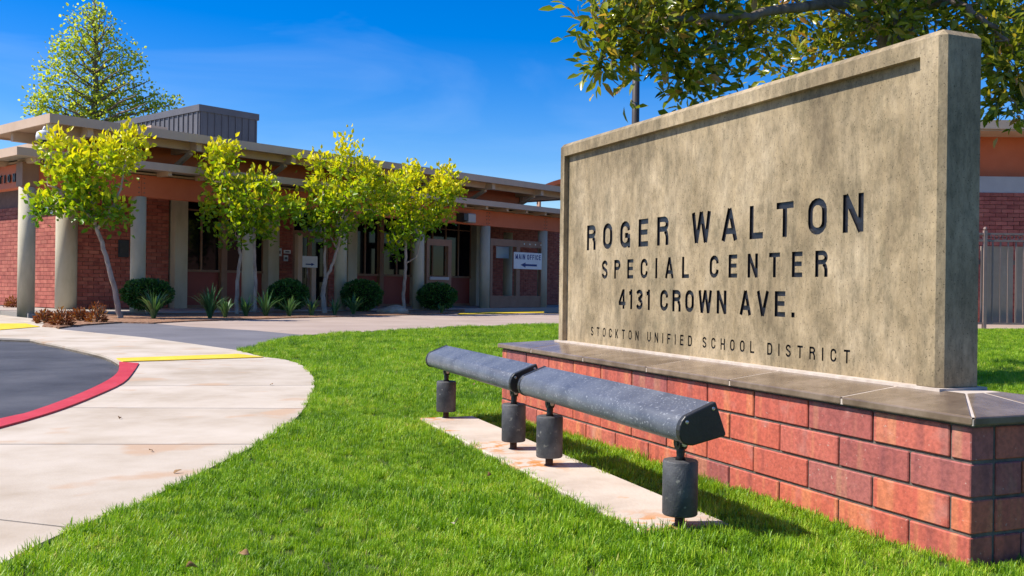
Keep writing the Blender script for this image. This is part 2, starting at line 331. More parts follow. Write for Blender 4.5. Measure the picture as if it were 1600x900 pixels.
# base brick: per-brick tone, flashed vertical bands, pits and lime specks
def sign_brick():
    m, N, L, out = newmat('flashed_brick')
    p = N.new('ShaderNodeBsdfPrincipled'); L.new(p.outputs[0], out.inputs[0]); p.inputs['Roughness'].default_value = 0.6; p.inputs['Specular IOR Level'].default_value = 0.35
    t = N.new('ShaderNodeTexCoord'); oi = N.new('ShaderNodeObjectInfo')
    vm = N.new('ShaderNodeVectorMath'); vm.operation = 'SCALE'; vm.inputs[0].default_value = (31.0, 71.0, 13.0); L.new(oi.outputs['Random'], vm.inputs['Scale'])
    va = N.new('ShaderNodeVectorMath'); va.operation = 'ADD'; L.new(t.outputs['Object'], va.inputs[0]); L.new(vm.outputs[0], va.inputs[1])
    def noise(scale, stretch, det=4):
        mp_ = N.new('ShaderNodeMapping'); mp_.inputs['Scale'].default_value = stretch; L.new(va.outputs[0], mp_.inputs['Vector'])
        n = N.new('ShaderNodeTexNoise'); n.inputs['Scale'].default_value = scale; n.inputs['Detail'].default_value = det; L.new(mp_.outputs[0], n.inputs['Vector']); return n.outputs['Fac']
    base = ramp(N, [(0.0,(0.31,0.095,0.085)), (0.18,(0.46,0.11,0.075)), (0.45,(0.52,0.115,0.07)), (0.7,(0.56,0.14,0.075)), (0.9,(0.48,0.125,0.09)), (1.0,(0.30,0.11,0.10))]); L.new(oi.outputs['Random'], base.inputs['Fac'])
    band = ramp(N, [(0.36,(0.55,0.60,0.75)), (0.46,(1,1,1)), (0.56,(1,1,1)), (0.64,(1.2,1.9,1.35))]); L.new(noise(13.0, (1, 1, 0.04), 2), band.inputs['Fac'])
    m1 = N.new('ShaderNodeMixRGB'); m1.blend_type = 'MULTIPLY'; m1.inputs['Fac'].default_value = 0.75; L.new(base.outputs['Color'], m1.inputs['Color1']); L.new(band.outputs['Color'], m1.inputs['Color2']); m1.inputs['Fac'].default_value = 0.6
    mott = ramp(N, [(0.36,(0.70,0.70,0.72)), (0.6,(1.1,1.1,1.1))]); L.new(noise(70.0, (1, 1, 1), 5), mott.inputs['Fac'])
    m2 = N.new('ShaderNodeMixRGB'); m2.blend_type = 'MULTIPLY'; m2.inputs['Fac'].default_value = 0.7; L.new(m1.outputs['Color'], m2.inputs['Color1']); L.new(mott.outputs['Color'], m2.inputs['Color2'])
    sp = ramp(N, [(0.70,(0,0,0)), (0.76,(0.6,0.6,0.6))]); L.new(noise(75.0, (1, 1, 1), 2), sp.inputs['Fac'])
    m3 = N.new('ShaderNodeMixRGB'); m3.inputs['Color2'].default_value = (0.55,0.42,0.34,1); L.new(sp.outputs['Color'], m3.inputs['Fac']); L.new(m2.outputs['Color'], m3.inputs['Color1'])
    # pale lime bloom low on the wall and in odd patches
    bl = ramp(N, [(0.58,(0,0,0)), (0.75,(0.45,0.45,0.45))]); L.new(noise(9.0, (1, 1, 1), 6), bl.inputs['Fac'])
    m4 = N.new('ShaderNodeMixRGB'); m4.inputs['Color2'].default_value = (0.50,0.27,0.22,1); L.new(bl.outputs['Color'], m4.inputs['Fac']); L.new(m3.outputs['Color'], m4.inputs['Color1'])
    L.new(m4.outputs['Color'], p.inputs['Base Color'])
    bp = N.new('ShaderNodeBump'); bp.inputs['Strength'].default_value = 0.4; bp.inputs['Distance'].default_value = 0.003
    L.new(noise(110.0, (1, 1, 1), 4), bp.inputs['Height']); L.new(bp.outputs['Normal'], p.inputs['Normal'])
    return m
m_brick = sign_brick()

# ------------------------------------------------------------------ polygon helpers
def clip(poly, p, n):
    """part of poly with (q-p).n >= 0"""
    out = []; k = len(poly)
    for i in range(k):
        a, b = poly[i], poly[(i+1) % k]
        da = (a[0]-p[0])*n[0] + (a[1]-p[1])*n[1]; db = (b[0]-p[0])*n[0] + (b[1]-p[1])*n[1]
        if da >= 0: out.append(a)
        if (da >= 0) != (db >= 0):
            t = da/(da-db); out.append((a[0]+(b[0]-a[0])*t, a[1]+(b[1]-a[1])*t))
    return out
def inside(poly, X, Y):
    r = np.zeros(len(X), bool); n = len(poly)
    for i in range(n):
        (x1, y1), (x2, y2) = poly[i], poly[(i+1) % n]
        c = ((y1 > Y) != (y2 > Y))
        with np.errstate(divide='ignore', invalid='ignore'):
            r ^= c & (X < (x2-x1)*(Y-y1)/(y2-y1+1e-30) + x1)
    return r
def smooth_line(pts, k=4):
    out = []
    n = len(pts)
    for i in range(n-1):
        p0, p1, p2, p3 = pts[max(i-1, 0)], pts[i], pts[i+1], pts[min(i+2, n-1)]
        for j in range(k):
            t = j/k
            out.append(tuple(0.5*((2*p1[q]) + (-p0[q]+p2[q])*t + (2*p0[q]-5*p1[q]+4*p2[q]-p3[q])*t*t + (-p0[q]+3*p1[q]-3*p2[q]+p3[q])*t**3) for q in (0, 1)))
    out.append(tuple(pts[-1])); return out
def GP(l): return [G(*q) for q in l]

# ------------------------------------------------------------------ ground, road, walks
tag(MB().prism([(-400,-400),(400,-400),(400,900),(-400,900)], -0.6, -0.16).build('ground', m_far), kind='structure')
lawn_edge = smooth_line(GP([(-150,960),(0,882),(50,855),(100,832),(150,811),(200,793),(250,770),(300,745),(350,720),(400,695),(440,670),(470,645),(487,615),(492,595),(480,577),(465,567),(440,561),(410,557),(371,547)]), 3)
lawn_edge = [G(-400,1100)] + lawn_edge
lawn_top = smooth_line(GP([(371,547),(410,537),(462,526),(550,519),(637,515),(725,511),(865,506)]), 2)
lawn_poly = lawn_edge + lawn_top[1:] + [(4.0,20.6),(26,20.6),(26,0.2),(-1.75,0.2)]
path_edge = GP([(371,547),(300,537),(225,527),(150,520),(90,514)])
road_top = smooth_line(GP([(-400,520),(0,528),(60,533),(120,545),(165,556),(186,567)]), 3)
kerb_in = smooth_line(GP([(186,567),(185,581),(170,595),(125,617),(50,645),(0,657),(-300,728)]), 3)
kerb_out = smooth_line(GP([(217,569),(208,583),(192,600),(150,620),(100,640),(50,656),(0,670),(-300,752)]), 3)
tag(MB().prism(road_top + kerb_in[1:] + [(-14,4),(-16,14)], -0.16, -0.045).build('road', m_asph), kind='structure')
k_poly = kerb_in + kerb_out[::-1]
tag(MB().prism(k_poly, -0.16, 0.012).build('red_kerb', m_red), kind='structure')
walk = lawn_edge + path_edge[1:] + GP([(64,499),(0,492),(-400,486)]) + road_top + kerb_out + [(-5.5,1.2)]
sidewalk = empty('sidewalk'); tag(sidewalk, kind='structure')
joints = [((182,566),(420,562)), ((190,603),(492,602)), ((120,637),(472,638)), ((0,694),(400,694)), ((0,812),(115,825)), ((-300,980),(0,1010))]
prev = None
segs = []
for i in range(len(joints)+1):
    poly = walk
    def halfplane(j, sgn):
        a, b = G(*joints[j][0]), G(*joints[j][1]); d = Vector((b[0]-a[0], b[1]-a[1])).normalized()
        n = Vector((-d.y, d.x));  n = n if n.y > 0 else -n
        return (a[0]+n.x*sgn*0.006, a[1]+n.y*sgn*0.006), (n.x*sgn, n.y*sgn)
    if i > 0: p_, n_ = halfplane(i-1, -1); poly = clip(poly, p_, n_)
    if i < len(joints): p_, n_ = halfplane(i, 1); poly = clip(poly, p_, n_)
    if len(poly) > 2: MB().prism(poly, -0.15, 0.0).build('slab', m_walk, sidewalk)
MB().prism(walk, -0.158, -0.022).build('joint_bed', m_mortar, sidewalk)
for k_, q in enumerate([[(182,561),(372,554),(412,559),(192,566)], [(-120,507),(40,506),(62,511),(0,516),(-120,517)]]):
    o = MB().prism(GP(q), 0.002, 0.010).build('tactile_strip', m_yel)
    tag(o, ['bright yellow painted strip across the pale sidewalk beside the red kerb end', 'yellow painted strip at the left picture edge before the porch column'][k_], 'strip', 'yellow warning strips')
ap = GP([(90,514),(150,520),(225,527),(300,537),(371,547),(410,537),(462,526),(476,523),(400,516),(296,510),(240,505),(190,504),(130,508)])
tag(MB().prism(ap, -0.15, -0.006).build('asphalt_path', m_asph2), kind='structure')
pp = GP([(476,523),(400,516),(296,510),(240,505)])[::-1] + [lawn_top[j] for j in range(len(lawn_top)) if lawn_top[j][1] > G(476,523)[1]] + [(4,20.6),(26,20.6),(26,26),(6,29),(-2,29)] + GP([(740,490),(600,493),(450,497),(296,502)])
tag(MB().prism(pp, -0.15, -0.003).build('concrete_path', m_path), kind='structure')
tag(MB().prism(lawn_poly, -0.15, -0.012).build('lawn_ground', m_soil), kind='structure')

# ------------------------------------------------------------------ monument sign
KX, KY, WROT = 1.2977, 2.6946, R(-67.268)
EXW = Vector((math.cos(WROT), math.sin(WROT))); EYW = Vector((-math.sin(WROT), math.cos(WROT)))
def wall_pt(x, y, z=0): return Vector((KX + EXW.x*x + EYW.x*y, KY + EXW.y*x + EYW.y*y, z))
def on_wall(px, py, yw):
    """pixel -> (x, z) on the plane y = yw of the sign's own frame"""
    r = ray(px, py); o = Vector((-KX, -KY))
    t = (yw - o.dot(EYW)) / (r.x*EYW.x + r.y*EYW.y)
    q = Vector((r.x*t - KX, r.y*t - KY)); return q.dot(EXW), EYE + r.z*t
C_, P_, HD = 0.1032, 0.305, 0.0773
LW, DW = 2*HD + 11*P_, 0.628
CAPZ = 3.75*C_
mon = empty('monument_sign', (KX, KY, 0), WROT)
tag(mon, 'tan concrete school sign panel with engraved black letters on a red brick base', 'sign')
core = MB().box(-LW+0.007, -0.007, 0.007, DW-0.007, -0.10, CAPZ+0.004).build('base_wall', m_mortar, mon)
brick_cache = {}
def brick_mesh(l, d):
    key = (round(l, 3), round(d, 3))
    if key not in brick_cache:
        brick_cache[key] = MB().bbox(-l/2, l/2, -d/2, d/2, -(C_-0.010)/2, (C_-0.010)/2, 0.003).mesh('brick', m_brick)
    return brick_cache[key]
BD = 0.088
def brick(x0, x1, y0, y1, row):
    z = CAPZ - (row+0.5)*C_
    l, d = x1-x0-0.008, y1-y0
    inst('brick', brick_mesh(l, d), core, ((x0+x1)/2, (y0+y1)/2 + rnd.uniform(-0.0012, 0.0012), z), (rnd.uniform(-0.002, 0.002), 0, rnd.uniform(-0.004, 0.004)))
def brick_y(y0, y1, x0, x1, row):
    z = CAPZ - (row+0.5)*C_
    l = y1-y0-0.008
    inst('brick', brick_mesh(l, x1-x0), core, ((x0+x1)/2 + rnd.uniform(-0.0012, 0.0012), (y0+y1)/2, z), (0, 0, math.pi/2))
for row in range(4):
    off = HD if row % 2 == 0 else HD + P_/2
    xs = [0.0]; x = off
    while x < LW - 0.02: xs.append(x); x += P_
    xs.append(LW)
    for side in (0, 1):
        ya, yb = (0.0, BD) if side == 0 else (DW-BD, DW)
        for i in range(len(xs)-1):
            a, b = xs[i], xs[i+1]
            if b - a < 0.03: continue
            brick(-b + (0.004 if i == len(xs)-2 else 0), -a - (0.004 if i == 0 else 0)*0, ya, yb, row)
    # ends
    if row % 2 == 0: ys = [BD+0.004, BD+0.215, DW-BD-0.004]
    else: ys = [BD+0.004, BD+0.110, BD+0.335, DW-BD-0.004]
    for i in range(len(ys)-1):
        for (xa, xb) in ((-BD, 0.0), (-LW, -LW+BD)):
            brick_y(ys[i], ys[i+1], xa, xb, row)
# sloped cap of mitred tiles
OV, ZF0, ZF1, ZIN = 0.022, CAPZ+0.004, CAPZ+0.030, CAPZ+0.0615
VS, TP = 0.2217, 0.1849
IX = 0.26      # how far the slope runs in
cg = MB().box(-LW-OV+0.003, OV-0.003, -OV+0.003, DW+OV-0.003, ZF0+0.001, ZF0+0.019).build('cap_bed', m_grout, mon)
# grout bed just below the tile surface
mb = MB()
_e = .004
b0 = [(-LW-OV+_e,-OV+_e),(OV-_e,-OV+_e),(OV-_e,DW+OV-_e),(-LW-OV+_e,DW+OV-_e)]
b1 = [(-LW-OV+IX,-OV+IX),(OV-IX,-OV+IX),(OV-IX,DW+OV-IX),(-LW-OV+IX,DW+OV-IX)]
mb._add([(x,y,ZF0+0.0245) for x,y in b0]+[(x,y,ZIN-0.0015) for x,y in b1], [(0,1,5,4),(1,2,6,5),(2,3,7,6),(3,0,4,7),(4,5,6,7)])
mb.build('grout_bed', m_grout, mon)
def zslope(d): return ZF1 + (ZIN-ZF1)*d/IX
def cap_tile(pts):
    """pts: [(x, y, inset distance)] ccw from above, the first two on the outer edge"""
    top = [(x, y, zslope(d)) for x, y, d in pts]; bot = [(x, y, zslope(d)-0.026) for x, y, d in pts]
    n = len(pts); mb_ = MB(); mb_._add(top+bot, [list(range(n)), list(range(n, 2*n))[::-1]] + [(n+i, n+(i+1) % n, (i+1) % n, i) for i in range(n)])
    o = mb_.build('cap_tile', m_cap, mon)
    bv = o.modifiers.new('soft_edge', 'BEVEL'); bv.width = 0.005; bv.segments = 2
g_ = 0.0035
x0_, x1_, y0_, y1_ = -LW-OV, OV, -OV, DW+OV
# joints seen in the photo on the front row
jpx = [on_wall(q, yy, -OV)[0] for q, yy in ((1528,653),(1314,617),(1139,589),(1009,571),(910,555),(829,543))]
jx = [x1_] + sorted([x for x in jpx[1:]], reverse=True)
while jx[-1] - 0.47 > x0_ + 0.1: jx.append(jx[-1]-0.47)
jx.append(x0_)
for front in (True, False):
    for i in range(len(jx)-1):
        a, b = jx[i+1], jx[i]
        aa = a + (g_ if i < len(jx)-2 else 0); bb = b - (g_ if i > 0 else 0)
        ai = aa if i < len(jx)-2 else a + IX; bi = bb if i > 0 else b - IX
        if ai > bi - 0.01: ai = bi - 0.02 if i < len(jx)-2 else ai
        if i == len(jx)-2 and ai > bi: ai = bi - 0.01
        if i == 0: bi = max(bi, ai + 0.01) if b - IX < a else bi
        gg = g_
        if front:
            cap_tile([(aa + (gg if i == len(jx)-2 else 0), y0_, 0), (bb - (gg if i == 0 else 0), y0_, 0), (bi, y0_+IX, IX), (ai, y0_+IX, IX)])
        else:
            cap_tile([(bb - (gg if i == 0 else 0), y1_, 0), (aa + (gg if i == len(jx)-2 else 0), y1_, 0), (ai, y1_-IX, IX), (bi, y1_-IX, IX)])
ym = (y0_+y1_)/2
for (xe, sx) in ((x1_, -1), (x0_, 1)):
    # end tiles: two halves
    for lo in (True, False):
        if lo: pts = [(xe, y0_+g_, 0), (xe, ym-g_, 0), (xe+sx*IX, ym-g_, IX), (xe+sx*IX, y0_+IX+g_, IX)]
        else: pts = [(xe, ym+g_, 0), (xe, y1_-g_, 0), (xe+sx*IX, y1_-IX-g_, IX), (xe+sx*IX, ym+g_, IX)]
        if sx > 0: pts = [pts[1], pts[0], pts[3], pts[2]]
        cap_tile(pts)

MB().box(-3.1823-0.012, -0.3272+0.012, VS-0.012, VS+TP+0.012, ZIN-0.014, ZIN+0.006).build('grout_line', m_grout, mon)
# concrete panel with a recessed field and engraved lettering
UR, UL, ZT = -0.3272, -3.1823, CAPZ + 1.2281
ZB = CAPZ + 0.050
CH = 0.020
RD = 0.030     # depth of the recess
rl, _z = on_wall(882, 243, VS); rr, rz_ = on_wall(1438, 90.5, VS); rl2, rz2 = on_wall(882, 243, VS)
RZ = 0.5*(rz_ + rz2)
RB = ZB + 0.004
def panel_mesh():
    mb_ = MB()
    mb_.bbox(UL, UR, VS, VS+TP, ZB, ZT, CH)
    return mb_.mesh('sign_panel', [m_sign, m_black])
tmp = inst('sign_panel', panel_mesh(), None)
cut_objs = []
cutter = MB().box(rl, rr, VS-0.1, VS+RD, ZB-0.1, RZ).build('cut', m_sign); cut_objs.append(cutter)
# condensed grotesque capitals as centre-line strokes in a box one unit high
TH = 0.150
def arc(cx, cy, rx, ry, a0, a1, n=7):
    return [(cx+rx*math.cos(R(a0+(a1-a0)*i/n)), cy+ry*math.sin(R(a0+(a1-a0)*i/n))) for i in range(n+1)]
def glyph(ch, W=0.56, th=TH):
    h = th/2; r = W/2-h; o = 0.24; cx = W/2
    oval = arc(cx, 1-h-o, r, o, 0, 180) + arc(cx, h+o, r, o, 180, 360)
    if ch == 'I': return th, [[(h,0),(h,1)]]
    if ch == 'L': return W*0.86, [[(h,0),(h,1)], [(th*0.8,h),(W*0.86,h)]]
    if ch == 'T': return W, [[(0,1-h),(W,1-h)], [(cx,0),(cx,1-th*0.9)]]
    if ch == 'E': return W*0.9, [[(h,0),(h,1)], [(th*.8,h),(W*.9,h)], [(th*.8,1-h),(W*.9,1-h)], [(th*.8,.52),(W*.84,.52)]]
    if ch == 'F': return W*0.86, [[(h,0),(h,1)], [(th*.8,1-h),(W*.86,1-h)], [(th*.8,.52),(W*.78,.52)]]
    if ch == 'H': return W, [[(h,0),(h,1)], [(W-h,0),(W-h,1)], [(th*.8,.52),(W-th*.8,.52)]]
    if ch == 'N': return W, [[(h,0),(h,1)], [(W-h,0),(W-h,1)], [(h*0.95,1-0.02),(W-h*0.95,0.02)]]
    if ch == 'O': return W, [oval + [oval[0]]]
    if ch == 'U': return W, [[(h,1)] + arc(cx, h+o, r, o, 180, 360) + [(W-h,1)]]
    if ch == 'C': return W, [arc(cx, 1-h-o, r, o, -8, 180) + arc(cx, h+o, r, o, 180, 368)]
    if ch == 'G': return W, [arc(cx, 1-h-o, r, o, -5, 180) + arc(cx, h+o, r, o, 180, 360) + [(W-h,.50)], [(cx,.46),(W-th*.7,.46)], [(W-h*0.8,0),(W-h*0.8,0.34)]]
    if ch == 'D': return W, [[(h,0),(h,1)], [(th*.8,1-h)] + arc(cx, 1-h-.28, r, .28, 90, 0) + arc(cx, h+.28, r, .28, 0, -90) + [(th*.8,h)]]
    if ch == 'P': return W*.96, [[(h,0),(h,1)], [(th*.8,1-h)] + arc(W*.96-h-.2, .725, .2, .275-h, 90, -90) + [(th*.8,.45+h)]]
    if ch == 'R': return W, [[(h,0),(h,1)], [(th*.8,1-h)] + arc(W-h-.2, .735, .2, .265-h, 90, -90) + [(th*.8,.47+h)], [(W-h-.13,.50),(W-h-.04,.40),(W-h,.28),(W-h,0)]]
    if ch == 'K': return W, [[(h,0),(h,1)], [(W-h*.9,1),(th*.75,.40)], [(th*1.3,.56),(W-h*.9,0)]]
    if ch == 'A': return W*1.08, [[(h*.85,0),(W*.54,1)], [(W*1.08-h*.85,0),(W*.54,1)], [(W*.27,.30),(W*.81,.30)]]
    if ch == 'V': return W*1.08, [[(h*.85,1),(W*.54,0)], [(W*1.08-h*.85,1),(W*.54,0)]]
    if ch == 'W': return W*1.42, [[(h*.8,1),(W*.36,0)], [(W*.36,0),(W*.71,1)], [(W*.71,1),(W*1.06,0)], [(W*1.42-h*.8,1),(W*1.06,0)]]
    if ch == 'S': return W*.96, [arc(W*.48, 1-h-.19, W*.48-h, .19, 5, 180) + [(W*.22,.60),(W*.74,.43)] + arc(W*.48, h+.19, W*.48-h, .19, 15, -180)]
    if ch == 'M': return W*1.15, [[(h,0),(h,1)], [(W*1.15-h,0),(W*1.15-h,1)], [(h,.97),(W*.575,.12)], [(W*1.15-h,.97),(W*.575,.12)]]
    if ch == '1': return W*.44, [[(W*.44-h,0),(W*.44-h,1)], [(0,.80),(W*.40,.86)]]
    if ch == '3': return W*.92, [arc(W*.46, .75, W*.46-h, .25-h, 165, -88, 9), arc(W*.46, .285, W*.46-h, .285-h, 88, -165, 9), [(W*.30,.535),(W*.52,.535)]]
    if ch == '4': return W*.98, [[(W*.70,0),(W*.70,1)], [(W*.64,.95),(h*.6,.29)], [(0,.28),(W*.98,.28)]]
    if ch == '.': return th, [[(h,0),(h,th)]]
    return W*0.9, []
def stroke_poly(pts, th):
    """left and right offset points of a centre line with mitred joints"""
    n = len(pts); Lp, Rp = [], []
    closed = pts[0] == pts[-1]
    for i in range(n):
        pa = pts[i-1] if i > 0 else (pts[-2] if closed else None); pb = pts[i+1] if i < n-1 else (pts[1] if closed else None)
        d1 = Vector((pts[i][0]-pa[0], pts[i][1]-pa[1])).normalized() if pa else None
        d2 = Vector((pb[0]-pts[i][0], pb[1]-pts[i][1])).normalized() if pb else None
        d1 = d1 or d2; d2 = d2 or d1
        nn = Vector((-(d1.y+d2.y), d1.x+d2.x)); nn = nn.normalized() if nn.length > 1e-6 else Vector((-d1.y, d1.x))
        k = min(1.6, 1.0/max(0.3, nn.dot(Vector((-d2.y, d2.x)))))
        Lp.append((pts[i][0]+nn.x*th/2*k, pts[i][1]+nn.y*th/2*k)); Rp.append((pts[i][0]-nn.x*th/2*k, pts[i][1]-nn.y*th/2*k))
    return Lp, Rp
def letter_strokes(body, x0, x1, zb, h, wfac, th):
    """[(char, [(L, R) per stroke in sign x, z])] filling x0..x1"""
    W = wfac
    gl = [glyph(c, W, th) if c != ' ' else (W*0.28, []) for c in body]
    tot = sum(g[0] for g in gl)*h
    gap = (x1-x0-tot)/(len(body)-1); print(body, 'gap/h', round(gap/h, 3))
    x = x0; out = []
    for c, (gw_, st) in zip(body, gl):
        ss = []
        for pts in st:
            Lp, Rp = stroke_poly(pts, th); ss.append(([(x+p[0]*h, zb+p[1]*h) for p in Lp], [(x+p[0]*h, zb+p[1]*h) for p in Rp]))
        if st: out.append((c, ss))
        x += gw_*h + gap
    return out
def add_stroke(mb_, LR, ya, yb):
    Lp, Rp = LR; n = len(Lp); b = len(mb_.v); closed = (Vector(Lp[0])-Vector(Lp[-1])).length < 1e-5
    if closed: n -= 1
    for i in range(n):
        for (q, y) in ((Lp[i], ya), (Rp[i], ya), (Lp[i], yb), (Rp[i], yb)): mb_.v.append((q[0], y, q[1]))
    fs = []
    for i in range(n if closed else n-1):
        p, q = b+4*i, b+4*((i+1) % n)
        fs += [(p, p+1, q+1, q), (p+2, q+2, q+3, p+3), (p, q, q+2, p+2), (p+1, p+3, q+3, q+1)]
    if not closed: fs += [(b, b+2, b+3, b+1), (b+4*n-4, b+4*n-3, b+4*n-1, b+4*n-2)]
    mb_.f += [list(f) for f in fs]; mb_.mi += [0]*len(fs); mb_.sm += [False]*len(fs)
yf = VS + RD
lines = [('ROGER WALTON', (917,391.5), (917,353), (1349,361.5), (1349,300.3), 0.75, 0.190),
         ('SPECIAL CENTER', (940.3,435.6), (940.3,407), (1293,432.7), (1293,391), 0.69, 0.182),
         ('4131 CROWN AVE.', (966.7,482.3), (966.7,452), (1241.5,496), (1231,455), 0.71, 0.190),
         ('STOCKTON UNIFIED SCHOOL DISTRICT', (923.2,524.5), (923.2,511), (1328,568), (1328.5,546), 0.65, 0.160)]
letters = []
stages = [MB() for _ in range(4)]
for body, bl_, tl_, br_, tr_, wf, th in lines:
    x0, z0 = on_wall(*bl_, yf); _, zt0 = on_wall(*tl_, yf); x1, z1 = on_wall(*br_, yf); x1t, zt1 = on_wall(*tr_, yf)
    h = 0.5*((zt0-z0) + (zt1-z1)); zb = 0.5*(z0+z1)
    print('line', body, round(x0, 3), round(x1, 3), 'z', round(z0, 3), round(z1, 3), 'h', round(zt0-z0, 3), round(zt1-z1, 3))
    ls = letter_strokes(body, x0, x1, zb, h, wf, th); letters.append((body, ls))
    for c, ss in ls:
        for k, LR in enumerate(ss): add_stroke(stages[k], LR, yf-0.012, yf+0.0105+0.0002*k)
for st in stages:
    if st.v:
        co = st.build('cut', m_black)
        import bmesh
        bm = bmesh.new(); bm.from_mesh(co.data); bmesh.ops.recalc_face_normals(bm, faces=bm.faces); bm.to_mesh(co.data); bm.free()
        cut_objs.append(co)
for co in cut_objs:
    md = tmp.modifiers.new('cut', 'BOOLEAN'); md.operation = 'DIFFERENCE'; md.object = co; md.solver = 'EXACT'
bpy.context.view_layer.update()
dg = bpy.context.evaluated_depsgraph_get()
pm = bpy.data.meshes.new_from_object(tmp.evaluated_get(dg)); pm.name = 'sign_panel'
print('panel polys', len(pm.polygons), [m.name for m in pm.materials if m])
bpy.data.objects.remove(tmp)
for co in cut_objs: bpy.data.objects.remove(co)
panel = inst('sign_panel', pm, mon)
for (body, ls) in letters:
    for c, ss in ls:
        mb_ = MB()
        for k, LR in enumerate(ss): add_stroke(mb_, LR, yf+0.0088-0.0002*k, yf+0.0104-0.0002*k)
        mb_.build('letter', m_black, panel)

# ------------------------------------------------------------------ flood lights on their concrete strip
LROT = WROT + R(-2.4)
lo_ = wall_pt(-0.61, -0.56)
LX = Vector((math.cos(LROT), math.sin(LROT))); LY = Vector((-math.sin(LROT), math.cos(LROT)))
def rust_strip():
    m = m_slab; N, L = m.node_tree.nodes, m.node_tree.links
    p = [n for n in N if n.type == 'BSDF_PRINCIPLED'][0]; old = p.inputs['Base Color'].links[0].from_socket
    t = N.new('ShaderNodeTexCoord'); acc = None
    for xx in (-0.03, -1.11, -1.55, -2.65):
        d = N.new('ShaderNodeVectorMath'); d.operation = 'DISTANCE'; d.inputs[1].default_value = (xx-0.02, -0.05, 0.01); L.new(t.outputs['Object'], d.inputs[0])
        mr = N.new('ShaderNodeMapRange'); mr.inputs['From Min'].default_value = 0.02; mr.inputs['From Max'].default_value = 0.22; mr.inputs['To Min'].default_value = 1; mr.inputs['To Max'].default_value = 0; L.new(d.outputs['Value'], mr.inputs['Value'])
        if acc is None: acc = mr.outputs[0]
        else:
            mxn = N.new('ShaderNodeMath'); mxn.operation = 'MAXIMUM'; L.new(acc, mxn.inputs[0]); L.new(mr.outputs[0], mxn.inputs[1]); acc = mxn.outputs[0]
    n = N.new('ShaderNodeTexNoise'); n.inputs['Scale'].default_value = 16; n.inputs['Detail'].default_value = 6; L.new(t.outputs['Object'], n.inputs['Vector'])
    r = ramp(N, [(0.46,(0,0,0)), (0.56,(1,1,1))]); L.new(n.outputs['Fac'], r.inputs['Fac'])
    mu = N.new('ShaderNodeMath'); mu.operation = 'MULTIPLY'; L.new(acc, mu.inputs[0]); L.new(r.outputs['Color'], mu.inputs[1])
    mm = N.new('ShaderNodeMixRGB'); mm.inputs['Color2'].default_value = (0.50,0.19,0.03,1); L.new(mu.outputs[0], mm.inputs['Fac']); L.new(old, mm.inputs['Color1']); L.new(mm.outputs['Color'], p.inputs['Base Color'])
rust_strip()
strip = MB()
strip.bbox(-2.66, 0.02, -0.150, 0.170, -0.14, 0.012, 0.006)
so = strip.build('concrete_strip', m_slab, None, loc=(lo_.x, lo_.y, 0), rot=(0, 0, LROT)); tag(so, kind='structure')
prof = [(0.044,0.126),(0.080,0.030),(0.076,0.023),(-0.030,0.000),(-0.050,0.002),(-0.063,0.008),(-0.072,0.018),(-0.077,0.031),(-0.078,0.046),(-0.075,0.060),(-0.069,0.073),(-0.0575,0.086)]
